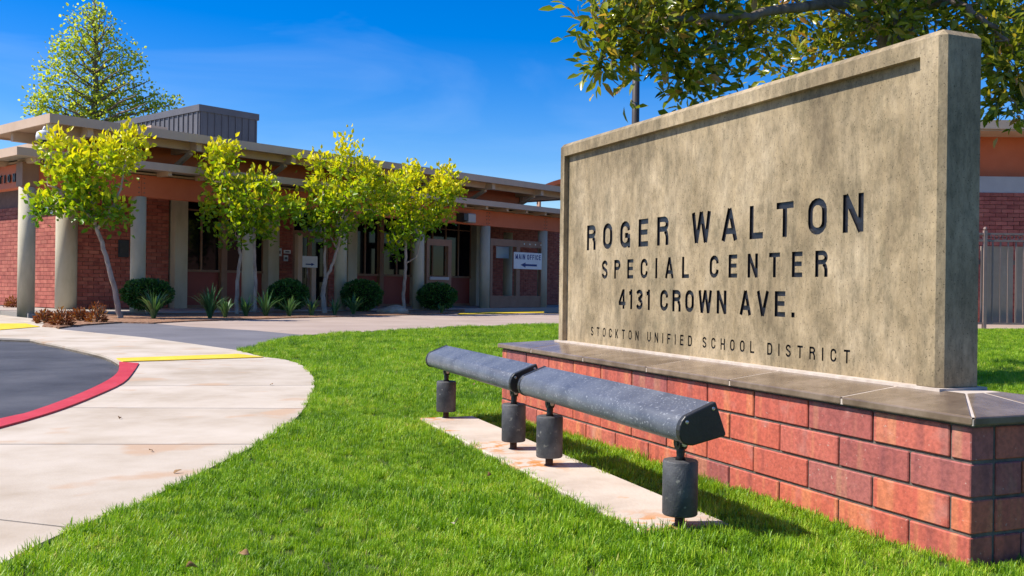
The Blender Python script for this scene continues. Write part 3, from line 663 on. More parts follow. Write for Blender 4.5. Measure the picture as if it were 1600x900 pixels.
def floodlight(xc, half, posts, label):
    root = empty('floodlight', (lo_.x + LX.x*xc, lo_.y + LX.y*xc, 0.012), LROT)
    tag(root, label, 'floodlight', 'sign floodlights')
    zb_ = 0.278
    mb_ = MB(); mb_.extr(prof, -half, half, lambda p, s: (s, p[0], zb_ + p[1]))
    for i_ in range(len(mb_.sm)): mb_.sm[i_] = 2+3 <= i_ <= 2+10
    o = mb_.build('housing', m_fix, root); bv = o.modifiers.new('soft', 'BEVEL'); bv.width = 0.002; bv.segments = 2; bv.limit_method = 'ANGLE'; bv.angle_limit = R(35)
    c_ = (0.0, 0.055)
    big = [(c_[0]+(p[0]-c_[0])*1.05, c_[1]+(p[1]-c_[1])*1.05) for p in prof]
    lens = MB(); a_, b_ = Vector((0.0462,0.120)), Vector((0.0778,0.036)); nn = Vector((b_.y-a_.y, -(b_.x-a_.x))).normalized()*-1
    nn = nn if nn.x > 0 else -nn
    q = [a_+nn*0.001, b_+nn*0.001, b_+nn*0.004, a_+nn*0.004]
    lens.extr([(v.x, v.y) for v in q], -half+0.03, half-0.03, lambda p, s: (s, p[0], zb_+p[1])).build('lens', m_glasslens, root)
    for sg in (1, -1):
        e = MB(); e.extr(big, sg*(half-0.004), sg*(half+0.020), lambda p, s: (s, p[0], zb_ + p[1]))
        if sg < 0: e.f = [f[::-1] for f in e.f]
        eo = e.build('end_cap', m_fixd, root); bv = eo.modifiers.new('soft', 'BEVEL'); bv.width = 0.005; bv.segments = 2; bv.limit_method = 'ANGLE'; bv.angle_limit = R(40)
        for (py_, pz_) in ((-0.056, 0.070), (0.036, 0.108)):
            s = MB(); s.lathe([(0.0055, 0), (0.0055, 0.003), (0.003, 0.004)], 10)
            s.build('screw', m_bolt, eo, loc=(sg*(half+0.0202), py_, zb_+pz_), rot=(0, sg*math.pi/2, 0))
    for k_, px_ in enumerate(posts):
        mbp = MB(); mbp.smooth = True
        mbp.lathe([(0.053,0.036),(0.056,0.040),(0.056,0.204),(0.053,0.209)], 28, (px_, 0)); mbp.smooth = False
        co = mbp.build('canister', m_can, root)
        mbp = MB(); mbp.tube([(px_,0,-0.03),(px_,0,0.037)], 0.0165, 12).build('pipe', m_rust, co)
        mbp = MB(); mbp.tube([(px_,0,0.209),(px_,0,0.222),(px_+0.001,0,0.236),(px_,0,0.258)], [0.017,0.013,0.0145,0.012], 12)
        mbp.tube([(px_,-0.014,0.262),(px_,0.014,0.262)], 0.021, 16)
        mbp.tube([(px_,-0.018,0.262),(px_,0.018,0.262)], 0.009, 8)
        mbp.tube([(px_-0.002,0.0,0.262),(px_-0.004,0.0,0.290)], 0.014, 12)
        ko = mbp.build('knuckle', m_fixd, root)
        s = MB(); s.tube([(px_+0.020,0,0.262),(px_+0.026,0,0.262)], 0.009, 8).build('bolt', m_bolt, ko)
floodlight(-0.575, 0.675, [0.565, -0.515], 'nearer charcoal metal floodlight bar on two round canisters in front of the sign')
floodlight(-2.08, 0.70, [0.555, -0.555], 'farther charcoal metal floodlight bar on two round canisters left of the brick base')

# ------------------------------------------------------------------ school building
BC = Vector((-9.28, 23.8)); BROT = R(49.3)
B1 = Vector((math.cos(BROT), math.sin(BROT))); B2 = Vector((-math.sin(BROT), math.cos(BROT)))
def bpt(s, t, z=0): return Vector((BC.x + B1.x*s + B2.x*t, BC.y + B1.y*s + B2.y*t, z))
def sz(px, py, t):
    """pixel -> (s, z) on the plane t of the building frame"""
    r = ray(px, py); k = (t + BC.dot(B2)) / (r.x*B2.x + r.y*B2.y)
    return Vector((r.x*k, r.y*k)).dot(B1) - BC.dot(B1), EYE + r.z*k
def sx(px, t, py=440): return sz(px, py, t)[0]
bld = empty('school_building', (BC.x, BC.y, 0), BROT)
tag(bld, 'low red brick school building with round concrete columns and two stepped flat roofs', 'building')
S_ = 3.19; TW = 3.13; SB = -0.35; FL = 0.05; SA = -2.67
pf = MB(); pf.prism([(SA-0.05,-0.25),(21,-0.25),(21,TW+0.4),(SB+0.3,TW+0.4),(SB+0.3,16),(SA+0.25,16),(SA+0.25,1.0),(SA-0.05,0.4)], -0.15, FL)
tag(pf.build('porch_floor', m_porch, None, loc=(BC.x, BC.y, 0), rot=(0, 0, BROT)), kind='structure')
# columns
colm = MB(); colm.smooth = True; colm.lathe([(0.182,-0.1),(0.180,2.905)], 28); colm.smooth = False
colmesh = colm.mesh('column', m_col)
for k_ in (SA/S_, 0, 1, 2, 3, 4, 5, 6): inst('column', colmesh, bld, (k_*S_, 0, 0), (0, 0, rnd.random()*6))
inst('column', colmesh, bld, (SA, 2.55, 0))
mb = MB(); mb.smooth = True; mb.lathe([(0.27,-0.1),(0.27,3.44)], 32, (SB, TW)); mb.build('corner_column', m_col, bld)
# second row behind the gate
for px_ in (793,): inst('column', colmesh, bld, (sx(793, 1.9), 1.9, 0))
# beams
ZB0, ZB1 = 2.905, 3.44
xs_b = [SA-0.16] + [k*S_ for k in range(0, 7)]
for i in range(len(xs_b)-1):
    MB().box(xs_b[i]+0.004, xs_b[i+1]-0.004, -0.13, 0.13, ZB0, ZB1).build('beam', m_beam, bld)
for i in range(1, len(xs_b)-1):
    b_ = MB()
    for zz in (3.0, 3.12, 3.24, 3.36):
        for dx_ in (-0.07, 0.07): b_.tube([(xs_b[i]+dx_, -0.15, zz), (xs_b[i]+dx_, -0.128, zz)], 0.017, 8)
    b_.build('bolts', m_brown, bld)
for (t0, t1) in ((0.14, 2.7),): MB().box(SA-0.13, SA+0.13, t0, t1, ZB0, ZB1).build('beam', m_beam, bld)
MB().box(SA-0.18, SA+0.18, -0.17, 0.17, 2.915, 3.46).build('corner_post', m_brown, bld)
# porch ceiling
mbc = MB().prism([(SA-.1,-.1),(20.5,-.1),(20.5,TW+.2),(-0.6,TW+.2),(-0.6,2.8),(SA-.1,2.8)], ZB1+0.02, ZB1+0.07); mbc.build('porch_ceiling', m_soffit, bld)
# lower roof: an L of fascia boards, deck and rafter tails
ZL0, ZL1, LT, LS = 3.52, 3.70, -0.78, -3.22
lr = MB(); lr.prism([(LS+.03,LT+.03),(21,LT+.03),(21,2.2),(0.3,2.2),(0.3,15),(-0.93,15),(-0.93,2.87),(LS+.03,2.87)], ZL0+0.03, ZL1-0.02)  # left arm cut back out of view so the sun reaches the left wall
lro = lr.build('lower_roof', m_roof, bld)
MB().box(LS, 21, LT, LT+0.05, ZL0, ZL1).build('fascia', m_fascia, lro)
MB().box(LS, LS+0.05, LT+0.052, 2.9, ZL0, ZL1).build('fascia', m_fascia, lro)
MB().box(LS+0.052, -0.98, 2.875, 2.9, ZL0, ZL1).build('fascia', m_fascia, lro)
MB().box(-0.978, -0.93, 2.875, 15, ZL0, ZL1).build('fascia', m_fascia, lro)
sps = LS + 0.5
while sps < 20.5:
    MB().box(sps-0.05, sps+0.05, LT+0.12, 0.3, ZB1-0.02+0.005, ZL0+0.026).build('rafter', m_fascia, lro); sps += 1.06
tt = 0.9
while tt < 2.8:
    MB().box(LS+0.12, SA+0.2, tt-0.05, tt+0.05, ZB1-0.015, ZL0+0.026).build('rafter', m_fascia, lro); tt += 1.06
# clerestory and upper roof
TCW, SCW = 0.62, -1.15
ZU0, ZU1, UT, US = 4.34, 4.53, -0.76, -2.52
s_end = sx(815, TCW, 330)
cw = MB(); cw.box(SCW, s_end, TCW, TCW+0.2, ZL1-0.05, ZU0+0.01); cw.box(SCW, SCW+0.2, TCW+0.2, 2.6, ZL1-0.05, ZU0+0.01); cw.box(SCW+0.2, 0.3, 2.4, 2.6, ZL1-0.05, ZU0+0.01); cw.box(0.1, 0.3, 2.6, 9, ZL1-0.05, ZU0+0.01); cw.box(s_end-0.2, s_end, TCW+0.2, 9, ZL1-0.05, ZU0+0.01)  # left side jogs inward out of view, shaped to let sun past
cwo = cw.build('clerestory_wall', m_beam, bld)
MB().box(s_end-0.16, s_end+0.02, TCW-0.04, TCW-0.004, ZL1, ZU0).build('corner_board', m_brown, cwo)
ur = MB(); ur.prism([(US+.03,UT+.03),(18.6,UT+.03),(18.6,9),(-0.77,9),(-0.77,2.87),(US+.03,2.87)], ZU0+0.03, ZU1-0.02)  # unseen left rear stepped in, shaped to keep its shade off the left wall
uro = ur.build('upper_roof', [m_soffit], bld)
ur = MB(); ur.prism([(US+.1,UT+.1),(18.5,UT+.1),(18.5,8.9),(-0.7,8.9),(-0.7,2.8),(US+.1,2.8)], ZU1-0.018, ZU1+0.01); ur.build('roofing', m_roof, uro)
MB().box(US, 18.6, UT, UT+0.05, ZU0-0.02, ZU1).build('fascia', m_fascia, uro)
MB().box(US, US+0.05, UT+0.052, 2.9, ZU0-0.02, ZU1).build('fascia', m_fascia, uro)
MB().box(US+0.052, -0.8, 2.872, 2.9, ZU0-0.02, ZU1).build('fascia', m_fascia, uro)
MB().box(-0.798, -0.75, 2.872, 9, ZU0-0.02, ZU1).build('fascia', m_fascia, uro)
MB().box(18.602, 18.65, UT, 9, ZU0-0.02, ZU1).build('fascia', m_fascia, uro)
MB().box(US+0.35, 18.3, -0.30, -0.16, ZU0-0.17, ZU0+0.028).build('edge_beam', m_soffit, uro)
def bracket(s0):
    mb_ = MB(); mb_.box(s0-0.07, s0+0.07, UT+0.14, TCW+0.1, ZU0-0.21, ZU0+0.027)
    o = mb_.build('bracket', m_fascia, uro)
    st = MB(); st.extr([(-0.05,0),(0.05,0),(0.05,0.11),(-0.05,0.11)], 0, 1, lambda p, q: (s0+p[0], TCW-0.02-0.85*q, ZL1+0.03+p[1]+(ZU0-0.30-ZL1)*q))
    st.build('strut', m_fascia, o)
for px_ in (138, 308, 456, 580, 680, 769, 845): bracket(sx(px_, -0.55, 300))
for t_ in (1.6,):
    o = MB().box(US+0.14, SCW+0.1, t_-0.07, t_+0.07, ZU0-0.21, ZU0+0.027).build('bracket', m_fascia, uro)
# penthouse with ribbed metal sides
PS, PT, PW, PL, PZ = 5.43, 6.26, 2.25, 6.3, 6.75
ph = MB(); ph.box(PS, PS+PW, PT, PT+PL, ZU1-0.02, PZ-0.22); pho = ph.build('rooftop_penthouse', m_grey, bld)
ph = MB(); ph.box(PS-0.05, PS+PW+0.05, PT-0.05, PT+PL+0.05, PZ-0.22, PZ); ph.build('parapet', m_grey, pho)
rib1 = MB().box(-0.02, 0.02, -0.035, 0, ZU1, PZ-0.222).mesh('rib', m_grey)
for k_ in range(9): inst('rib', rib1, pho, (PS+0.06+k_*(PW-0.12)/8, PT, 0))
for k_ in range(21): inst('rib', rib1, pho, (PS, PT+0.10+k_*(PL-0.2)/20, 0), (0, 0, -math.pi/2))
MB().box(PS+PW+0.06, PS+PW+0.75, PT+0.3, PT+1.5, ZU1, PZ-1.05).build('equipment_box', m_grey, bld)
# roof-top air units seen over the eave
for i_, (pxa, pxb, pya, dd) in enumerate(((207,228,199,0.8), (236,262,196,0.7))):
    t_ = 3.2; s0, z0 = sz(pxa, pya, t_); s1, _ = sz(pxb, pya, t_)
    u = empty('rooftop_unit', tuple(bpt(s0, t_, ZU1+0.008)), BROT)
    tag(u, ['small tan box on the flat roof left of the louvred unit', 'tan box with louvred side on the roof before the grey penthouse'][i_], 'roof unit', 'rooftop units')
    MB().box(0, s1-s0, 0, dd, 0, z0-ZU1).build('case', m_fascia, u)
    for k_ in range(4): MB().box(0.02+0.4*i_*(s1-s0), s1-s0-0.03, -0.02, 0, 0.05+k_*(z0-ZU1-0.06)/4, 0.05+k_*(z0-ZU1-0.06)/4+0.03).build('louvre', m_grey, u)

# ---- walls with real bricks
def brick_field(name, parent, rects, plane, fixed, out_sgn, bl, bc, n_parts, part_mat, stuff_mat):
    """rects in (along, z); plane 's' -> wall runs along s at t=fixed, 't' -> runs along t at s=fixed. Largest-showing first n_parts become objects"""
    pieces = []
    for (a0, a1, z0, z1) in rects:
        row = 0; z = z0
        while z < z1 - 0.03:
            zt_ = min(z+bc, z1); a = a0 - (bl/2 if row % 2 else 0)
            while a < a1:
                p0, p1 = max(a, a0)+0.006, min(a+bl, a1)-0.006
                if p1-p0 > 0.04: pieces.append((p0, p1, z+0.006, zt_-0.006))
                a += bl
            z += bc; row += 1
    th = 0.035
    def bxm(mb_, q, d):
        p0, p1, q0, q1 = q
        if plane == 's': mb_.box(p0, p1, fixed-d if out_sgn < 0 else fixed, fixed if out_sgn < 0 else fixed+d, q0, q1)
        else: mb_.box(fixed-d if out_sgn < 0 else fixed, fixed if out_sgn < 0 else fixed+d, p0, p1, q0, q1)
    cache = {}
    for q in pieces[:n_parts]:
        key = (round(q[1]-q[0], 2), round(q[3]-q[2], 2))
        if key not in cache:
            l, h = key
            mb_ = MB(); mb_.box(-l/2, l/2, -th, 0.0, -h/2, h/2); cache[key] = mb_.mesh('brick', part_mat)
        c_, zc_ = (q[0]+q[1])/2, (q[2]+q[3])/2
        if plane == 's': inst('brick', cache[key], parent, (c_, fixed+rnd.uniform(-.002,.002), zc_))
        else: inst('brick', cache[key], parent, (fixed+rnd.uniform(-.002,.002), c_, zc_), (0, 0, -math.pi/2))
    rest = pieces[n_parts:]
    if rest:
        mb_ = MB()
        for q in rest: bxm(mb_, q, th+rnd.uniform(-.003,.003))
        tag(mb_.build('brick_courses', stuff_mat, parent), kind='stuff')
# left wall (sunlit)
lw = MB().box(SB, SB+0.2, TW+0.12, 12, FL, 3.44).build('left_wall', m_bmort, bld)
brick_field('left', lw, [(TW+0.28, TW+5.2, FL+0.02, 2.9), ], 't', SB, -1, 0.40, 0.109, 300, m_bb, m_bbs)
MB().box(SB-0.06, SB-0.002, TW+5.25, TW+5.6, FL, 3.2).build('pilaster', m_col, bld)
# front wall core
s_p = [2.84 + S_*k for k in range(0, 5)]
fw = MB()
W0, W1 = SB+0.27, 20.0
fwo = MB().box(W0, s_p[0]-0.26, TW, TW+0.2, FL, 3.44).build('front_wall', m_bmort, bld)
brick_field('front', fwo, [(W0, s_p[0]-0.26, FL+0.02, 3.42)], 's', TW, -1, 0.305, 0.105, 290, m_bb, m_bbs)
for k_, s0 in enumerate(s_p): MB().box(s0-0.20, s0+0.20, TW-0.28, TW+0.1, FL, 3.44).build('pilaster', m_col, bld)
def window_bay(a, b, npane):
    o = MB().box(a, b, TW+0.02, TW+0.16, FL, 0.14).build('window', m_brown, bld)
    MB().box(a, b, TW-0.02, TW+0.14, 1.12, 1.19).build('sill', m_brown, o)
    MB().box(a+0.01, b-0.01, TW+0.06, TW+0.09, 0.14, 1.12).build('spandrel', m_panelred, o)
    wdt = (b-a)/npane
    for i in range(npane+1):
        x = a + i*wdt
        MB().box(x-0.03, x+0.03, TW+0.01, TW+0.12, 1.19, 3.44).build('mullion', m_brown, o)
        if i < npane:
            MB().box(x+0.03, x+wdt-0.03, TW+0.06, TW+0.075, 1.19, 2.93).build('pane', m_glass, o)
            MB().box(x+0.03, x+wdt-0.03, TW+0.06, TW+0.075, 2.98, 3.44).build('pane', m_glass, o)
            MB().box(x+0.03, x+wdt-0.03, TW+0.015, TW+0.11, 2.93, 2.98).build('transom', m_brown, o)
def brick_bay(a, b):
    o = MB().box(a, b, TW, TW+0.2, FL, 3.44).build('front_wall', m_bmort, bld)
    brick_field('bay', o, [(a, b, FL+0.02, 3.42)], 's', TW, -1, 0.305, 0.105, 0, m_bb, m_bbs)
P0, P1, P2, P3, P4 = s_p
sm_ = sx(348, TW)
window_bay(P0+0.2, sm_-0.10, 2)
MB().box(sm_-0.10, sm_+0.10, TW-0.08, TW+0.1, FL, 3.44).build('frame_post', m_brown, bld)
window_bay(sm_+0.10, P1-0.2, 2)
d0, d1 = sx(456, TW), sx(512, TW)
brick_bay(P1+0.2, d0); brick_bay(d1, P2-0.2)
# entrance door
do = MB(); do.box(d0, d0+0.07, TW, TW+0.14, FL, 3.44); do.box(d1-0.07, d1, TW, TW+0.14, FL, 3.44); do.box(d0+0.07, d1-0.07, TW+0.004, TW+0.13, 2.45, 2.55)
doo = do.build('entrance_door', m_brown, bld)
MB().box(d0+0.07, d1-0.07, TW+0.06, TW+0.08, 2.55, 3.44).build('pane', m_glass, doo)
dm = (d0+d1)/2
for (a, b) in ((d0+0.075, dm-0.004), (dm+0.004, d1-0.075)):
    fr = MB(); fr.box(a, a+0.08, TW+0.04, TW+0.09, FL, 2.445); fr.box(b-0.08, b, TW+0.04, TW+0.09, FL, 2.445); fr.box(a+0.08, b-0.08, TW+0.042, TW+0.088, FL, FL+0.22); fr.box(a+0.08, b-0.08, TW+0.042, TW+0.088, 2.34, 2.445)
    fr.build('door_leaf', m_brown, doo)
    MB().box(a+0.08, b-0.08, TW+0.06, TW+0.07, FL+0.22, 2.34).build('pane', m_glass, doo)
MB().tube([(dm-0.14,TW-0.01,1.0),(dm-0.14,TW-0.01,1.35)], 0.014, 8).build('handle', m_bolt, doo)
sm2 = sx(594, TW)
window_bay(P2+0.2, sm2-0.09, 2); MB().box(sm2-0.09, sm2+0.09, TW-0.08, TW+0.1, FL, 3.44).build('frame_post', m_brown, bld); window_bay(sm2+0.09, P3-0.2, 2)
s727 = sx(727, TW)
window_bay(P3+0.2, P4-0.2, 4)
brick_bay(P4+0.2, 21.0)
MB().box(W0-0.1, 21, TW+0.22, TW+0.3, FL, 3.44).build('inner_wall', m_glass, bld)
MB().box(SB+0.25, 20.8, TW+0.32, 13.5, FL, 3.62).build('building_core', m_bmort, bld)

# ---- things on the building
def text_obj(body, width, height, depth, mat, parent, loc, rot, name='letter'):
    for c, ss in letter_strokes(body, 0.0, width, 0.0, height, 0.62, 0.17):
        mb_ = MB()
        for k, LR in enumerate(ss): add_stroke(mb_, LR, -depth-0.0003*k, 0.0)
        mb_.build(name, mat, parent, loc=loc, rot=rot)
# ADMINISTRATION lettering on the left beam: only its end shows
let = empty('building_letters', tuple(bpt(SA-0.145, 0.0, 0)), BROT - math.pi/2)
tag(let, 'dark raised letters ending in TION on the rust beam at the left edge', 'lettering')
_r = ray(24, 278); _k = None
def on_left(px, py, s0):
    r = ray(px, py); k = (s0 + BC.dot(B1)) / (r.x*B1.x + r.y*B1.y)
    return Vector((r.x*k, r.y*k)).dot(B2) - BC.dot(B2), EYE + r.z*k
tn, zn0 = on_left(25, 284, SA-0.145); _, zn1 = on_left(25, 271, SA-0.145); t0_, _ = on_left(0, 286, SA-0.145)
hh = max(0.12, zn1-zn0)
text_obj('TION', t0_-tn, hh, 0.03, m_black, let, (-t0_, 0, zn0), (0, 0, 0))
# plaque, small signs
def board(name, px0, px1, py0, py1, t, th, mat, label, cat, group=None):
    s0, z0 = sz(px0, py1, t); s1, z1 = sz(px1, py0, t)
    e = empty(name, tuple(bpt((s0+s1)/2, t, z0)), BROT); tag(e, label, cat, group)
    hw = (s1-s0)/2
    MB().bbox(-hw, hw, -th, 0, 0, z1-z0, min(0.01, th*0.3)).build('board', mat, e)
    return e, hw, z1-z0
tb = TW - 0.05
e, hw, hz = board('wall_plaque', 184, 201, 375, 402, tb, 0.04, m_black, 'dark square plaque on the shaded brick wall by the first porch column', 'plaque')
MB().box(-hw*0.8, hw*0.8, -0.047, -0.041, hz*0.25, hz*0.8).build('inner_plate', m_fixd, e)
for (a, b, c, d, lb) in ((431,440,388,400,'small white notice on the brick left of the entrance door'), (443,450,399,408,'lower small white notice beside the entrance door, right of another'), (443,454,391,396,'narrow pale notice strip above another beside the entrance door')):
    e, hw, hz = board('wall_notice', a, b, c, d, tb, 0.015, m_white, lb, 'notice', 'notices by the entrance')
    MB().box(-hw*0.6, hw*0.6, -0.018, -0.0155, hz*0.3, hz*0.7).build('print', m_grey, e)
tl_, zl_ = on_left(70, 336, SB-0.04); tl2, zl2 = on_left(84, 322, SB-0.04)
e = empty('grey_plate', tuple(bpt(SB-0.04, (tl_+tl2)/2, zl_)), BROT - math.pi/2); tag(e, 'pale grey plate high on the sunlit brick beside the corner column', 'plate')
MB().bbox(-abs(tl_-tl2)/2, abs(tl_-tl2)/2, -0.03, 0, 0, zl2-zl_, 0.006).build('plate', m_white, e)
# dome camera at the roof corner
cs, cz = sz(72, 212, -0.42)
dc = empty('security_camera', tuple(bpt(cs, -0.42, ZU0-0.02)), BROT); tag(dc, 'white dome security camera under the upper roof corner', 'security camera')
MB().box(0.02, 0.20, -0.06, 0.06, -0.42, 0.03).build('bracket', m_white, dc)
mb = MB(); mb.smooth = True; mb.lathe([(0.06,-0.16),(0.13,-0.20),(0.15,-0.28),(0.15,-0.38)], 20, (-0.10, -0.08)); mb.build('housing', m_white, dc)
mb = MB(); mb.smooth = True; mb.lathe([(0.02,-0.50),(0.08,-0.485),(0.115,-0.44),(0.13,-0.382)], 20, (-0.10, -0.08)); mb.build('dome', m_fixd, dc)
MB().tube([(-0.10,-0.08,-0.18),(-0.05,-0.05,-0.08),(0.06,0,-0.10)], 0.035, 8).build('arm', m_white, dc)
# flood lamp on the beam
ls, lz = sz(722, 340, -0.14)
fl = empty('porch_lamp', tuple(bpt(ls, -0.13, lz)), BROT); tag(fl, 'boxy lamp with pale glass on the rust beam right of the trees', 'wall lamp')
mb = MB(); mb._add([(-0.28,-0.02,-0.14),(0.0,-0.02,-0.17),(0.0,-0.02,0.17),(-0.28,-0.02,0.16),(-0.2,-0.3,-0.1),(0.0,-0.3,-0.12),(0.0,-0.3,0.12),(-0.2,-0.3,0.12)], [(0,1,2,3),(4,7,6,5),(0,4,5,1),(1,5,6,2),(2,6,7,3),(3,7,4,0)]); mb.build('housing', m_fixd, fl)
mb = MB(); mb.bbox(0.003, 0.40, -0.30, -0.02, -0.17, 0.14, 0.03); mb.build('lamp_glass', m_ltband, fl)
# timber display frame in the porch between two columns
fs0, fz0 = sz(666, 478, 0.25); fs1, fz1 = sz(706, 375, 0.25)
db = empty('display_frame', tuple(bpt(fs0, 0.25, FL)), BROT); tag(db, 'brown timber frame with open centre between two porch columns behind the right bush', 'display frame')
fw_ = fs1-fs0; ftop = fz1-FL
for (a, b, c, d, nm) in ((0,0.12,0,ftop,'post'), (fw_-0.16,fw_,0,ftop,'post'), (0.12,fw_-0.16,ftop-0.22,ftop,'rail'), (0.12,fw_-0.16,0.84,1.02,'rail')):
    MB().box(a, b, 0, 0.1, c, d).build(nm, m_brown, db)
MB().box(0.12, fw_-0.16, -0.05, -0.002, 0.95, 1.05).build('sill', m_ltband, db)
# brown gate between the last two columns
tg = -0.02
gs0 = sx(764, tg); gs1 = sx(846, tg)
gt = empty('porch_gate', tuple(bpt(gs0, tg, 0)), BROT); tag(gt, 'brown timber gate frame between the last two porch columns', 'gate')
_, gz1 = sz(800, 375, tg); gw = gs1-gs0
for (a, b, c, d, nm) in ((0,0.12,0.06,gz1,'post'), (gw-0.12,gw,0.06,gz1,'post'), (gw*0.48,gw*0.48+0.2,0.48,gz1-0.24,'post'), (0.12,gw-0.12,gz1-0.24,gz1,'rail'), (0.12,gw-0.12,0.06,0.48,'rail')):
    MB().box(a, b, -0.06, 0.06, c, d).build(nm, m_brown, gt)
for k_ in range(4): MB().tube([(gw*0.62+k_*gw*0.11,-0.075,gz1-0.12),(gw*0.62+k_*gw*0.11,-0.06,gz1-0.12)], 0.025, 8).build('bolt', m_bolt, gt)
e, hw, hz = board('office_sign', 802, 846, 396, 420, tg-0.08, 0.03, m_white, 'white MAIN OFFICE sign with left arrow hung on the brown gate', 'sign')
text_obj('MAIN OFFICE', hw*1.8, hz*0.30, 0.004, m_blue, e, (-hw*0.9, -0.0305, hz*0.58), (0, 0, 0))
mb = MB(); mb.extr([(-0.55*hw,0.25*hz),(-0.2*hw,0.10*hz),(-0.2*hw,0.19*hz),(0.62*hw,0.19*hz),(0.62*hw,0.31*hz),(-0.2*hw,0.31*hz),(-0.2*hw,0.40*hz)], -0.0355, -0.0305, lambda p, s: (p[0], s, p[1])); mb.build('arrow', m_blue, e)
board('notice_sheet', 775, 795, 386, 403, 0.6, 0.01, m_paper, 'pale blue notice sheet seen through the brown gate', 'notice')
# solid post and arrow board in place of a reflection in the door glass
ps0 = sx(466, 2.3); pst = empty('sign_reflection', tuple(bpt(ps0, 2.3, FL)), BROT); tag(pst, 'reflection of a pale post and white arrow board in the dark entrance door, built solid', 'reflection')
_, pzt = sz(466, 366, 2.3)
MB().bbox(-0.09, 0.09, -0.09, 0.09, 0, pzt-FL, 0.012).build('post', m_fascia, pst)
bs1 = sx(495, 2.3); _, bz0 = sz(480, 418, 2.3); _, bz1 = sz(480, 400, 2.3)
MB().bbox(0.1, bs1-ps0, -0.03, 0.0, bz0-FL, bz1-FL, 0.006).build('board', m_white, pst)
bw = bs1-ps0-0.1; bc = (bz0+bz1)/2-FL-0.08
MB().extr([(0.1+bw*0.25,bc-0.02),(0.1+bw*0.6,bc-0.02),(0.1+bw*0.6,bc-0.05),(0.1+bw*0.8,bc),(0.1+bw*0.6,bc+0.05),(0.1+bw*0.6,bc+0.02),(0.1+bw*0.25,bc+0.02)], -0.036, -0.031, lambda p, s: (p[0], s, p[1])).build('arrow', m_blue, pst)
MB().bbox(bs1-ps0-0.22, bs1-ps0-0.04, -0.02, 0.06, 0.15, bz0-FL-0.005, 0.01).build('leg', m_fascia, pst)

# yellow line on the porch floor edge
ye = MB().prism(GP([(715,492),(800,490),(850,489),(850,486.5),(780,487.5),(720,489.5)]), 0.004, 0.016).build('yellow_edge', m_yel); tag(ye, 'yellow painted floor edge in front of the brown gate', 'strip')
# planting bed along the columns
bed = GP([(66,511),(95,512.5),(130,508.5),(190,504.5),(240,505.5),(296,502.5),(450,497.5),(600,493.5),(680,491.5)])
bb_ = [tuple(bpt(11.5,-0.26)[:2]), tuple(bpt(SA+0.5,-0.26)[:2])]
tag(MB().prism(bed + bb_, -0.15, 0.022).build('planting_bed', m_bark), kind='structure')

# ------------------------------------------------------------------ right-hand building, fence, pole
rb = empty('far_building', (9.0, 24.6, 0)); tag(rb, 'brick building with tan roof edge behind the metal fence right of the sign', 'building')
rw = MB().box(0, 14, 0.04, 5, -0.1, 3.35).build('wall', m_bmort, rb)
mb = MB()
z = 0.0; row = 0
pieces = []
while z < 3.3:
    a = -(0.15 if row % 2 else 0)
    while a < 14: pieces.append((max(a, 0)+.006, min(a+.305, 14)-.006, z+.006, min(z+.105, 3.34)-.004)); a += .305
    z += .105; row += 1
near = [q for q in pieces if 1.2 < q[0] < 4.2 and q[2] > 1.9]; ns = set(near[:240])
bm_ = MB().box(0, 0.293, -0.03, 0.04, 0, 0.093).mesh('brick', m_bb)
for q in near[:240]: inst('brick', bm_, rw, (q[0], rnd.uniform(-.002,.002), q[2]))
for q in pieces:
    if q not in ns: mb.box(q[0], q[1], -0.03, 0.039, q[2], q[3])
tag(mb.build('brick_courses', m_bbs, rw), kind='stuff')
MB().box(0, 14, -0.02, 5, 3.352, 3.77).build('band', m_ltband, rb)
MB().box(0, 14, 0.10, 5, 3.772, 4.80).build('upper_wall', m_beam, rb)
ro = MB().box(-0.5, 14.5, -0.85, 5.5, 4.80, 4.84).build('soffit', m_soffit, rb)
MB().box(-0.5, 14.5, -0.90, 5.5, 4.842, 5.06).build('roof', m_fascia, rb)
fn = empty('metal_fence', (8.6, 20.75, 0)); tag(fn, 'brown metal picket fence with ring frieze right of the concrete sign', 'fence')
ft = 2.08
for (a, b) in ((0.10, 0.145), (ft-0.15-0.04, ft-0.15), (ft-0.04, ft)): MB().box(0.0, 7.0, -0.02, 0.02, a, b).build('rail', m_fence, fn)
pk = MB().box(-0.013, 0.013, -0.0125, 0.0125, 0.147, ft-0.192).mesh('picket', m_fence)
pst_ = MB(); pst_.box(-0.035, 0.035, -0.035, 0.035, -0.1, ft+0.05); pst_.lathe([(0.02,ft+0.05),(0.04,ft+0.08),(0.03,ft+0.12),(0.005,ft+0.13)], 8); pst_m = pst_.mesh('post', m_fence)
rgm = MB(); rgm.tube([(0.05*math.cos(a), 0, 0.05*math.sin(a)) for a in [2*math.pi*i/14 for i in range(15)]], 0.009, 6, cap=False); rgm = rgm.mesh('ring', m_fence)
for k_ in range(41):
    x = 0.10 + 0.168*k_
    if k_ % 14 == 9: inst('post', pst_m, fn, (x, 0, 0))
    else: inst('picket', pk, fn, (x, 0, 0))
    inst('ring', rgm, fn, (x+0.084, 0, ft-0.095))
for k_ in range(9): MB().box(0.05+0.78*k_, 0.05+0.78*k_+0.70, 0.16, 0.20, 0.10, ft-0.28).build('screen_panel', m_screen, fn)
MB().box(0.0, 7.0, 0.201, 0.24, 1.4, 1.5).build('back_rail', m_fence, fn)
for k_ in (0.02, 3.5, 6.9): MB().box(k_, k_+0.07, 0.201, 0.27, -0.1, ft-0.3).build('back_post', m_fence, fn)
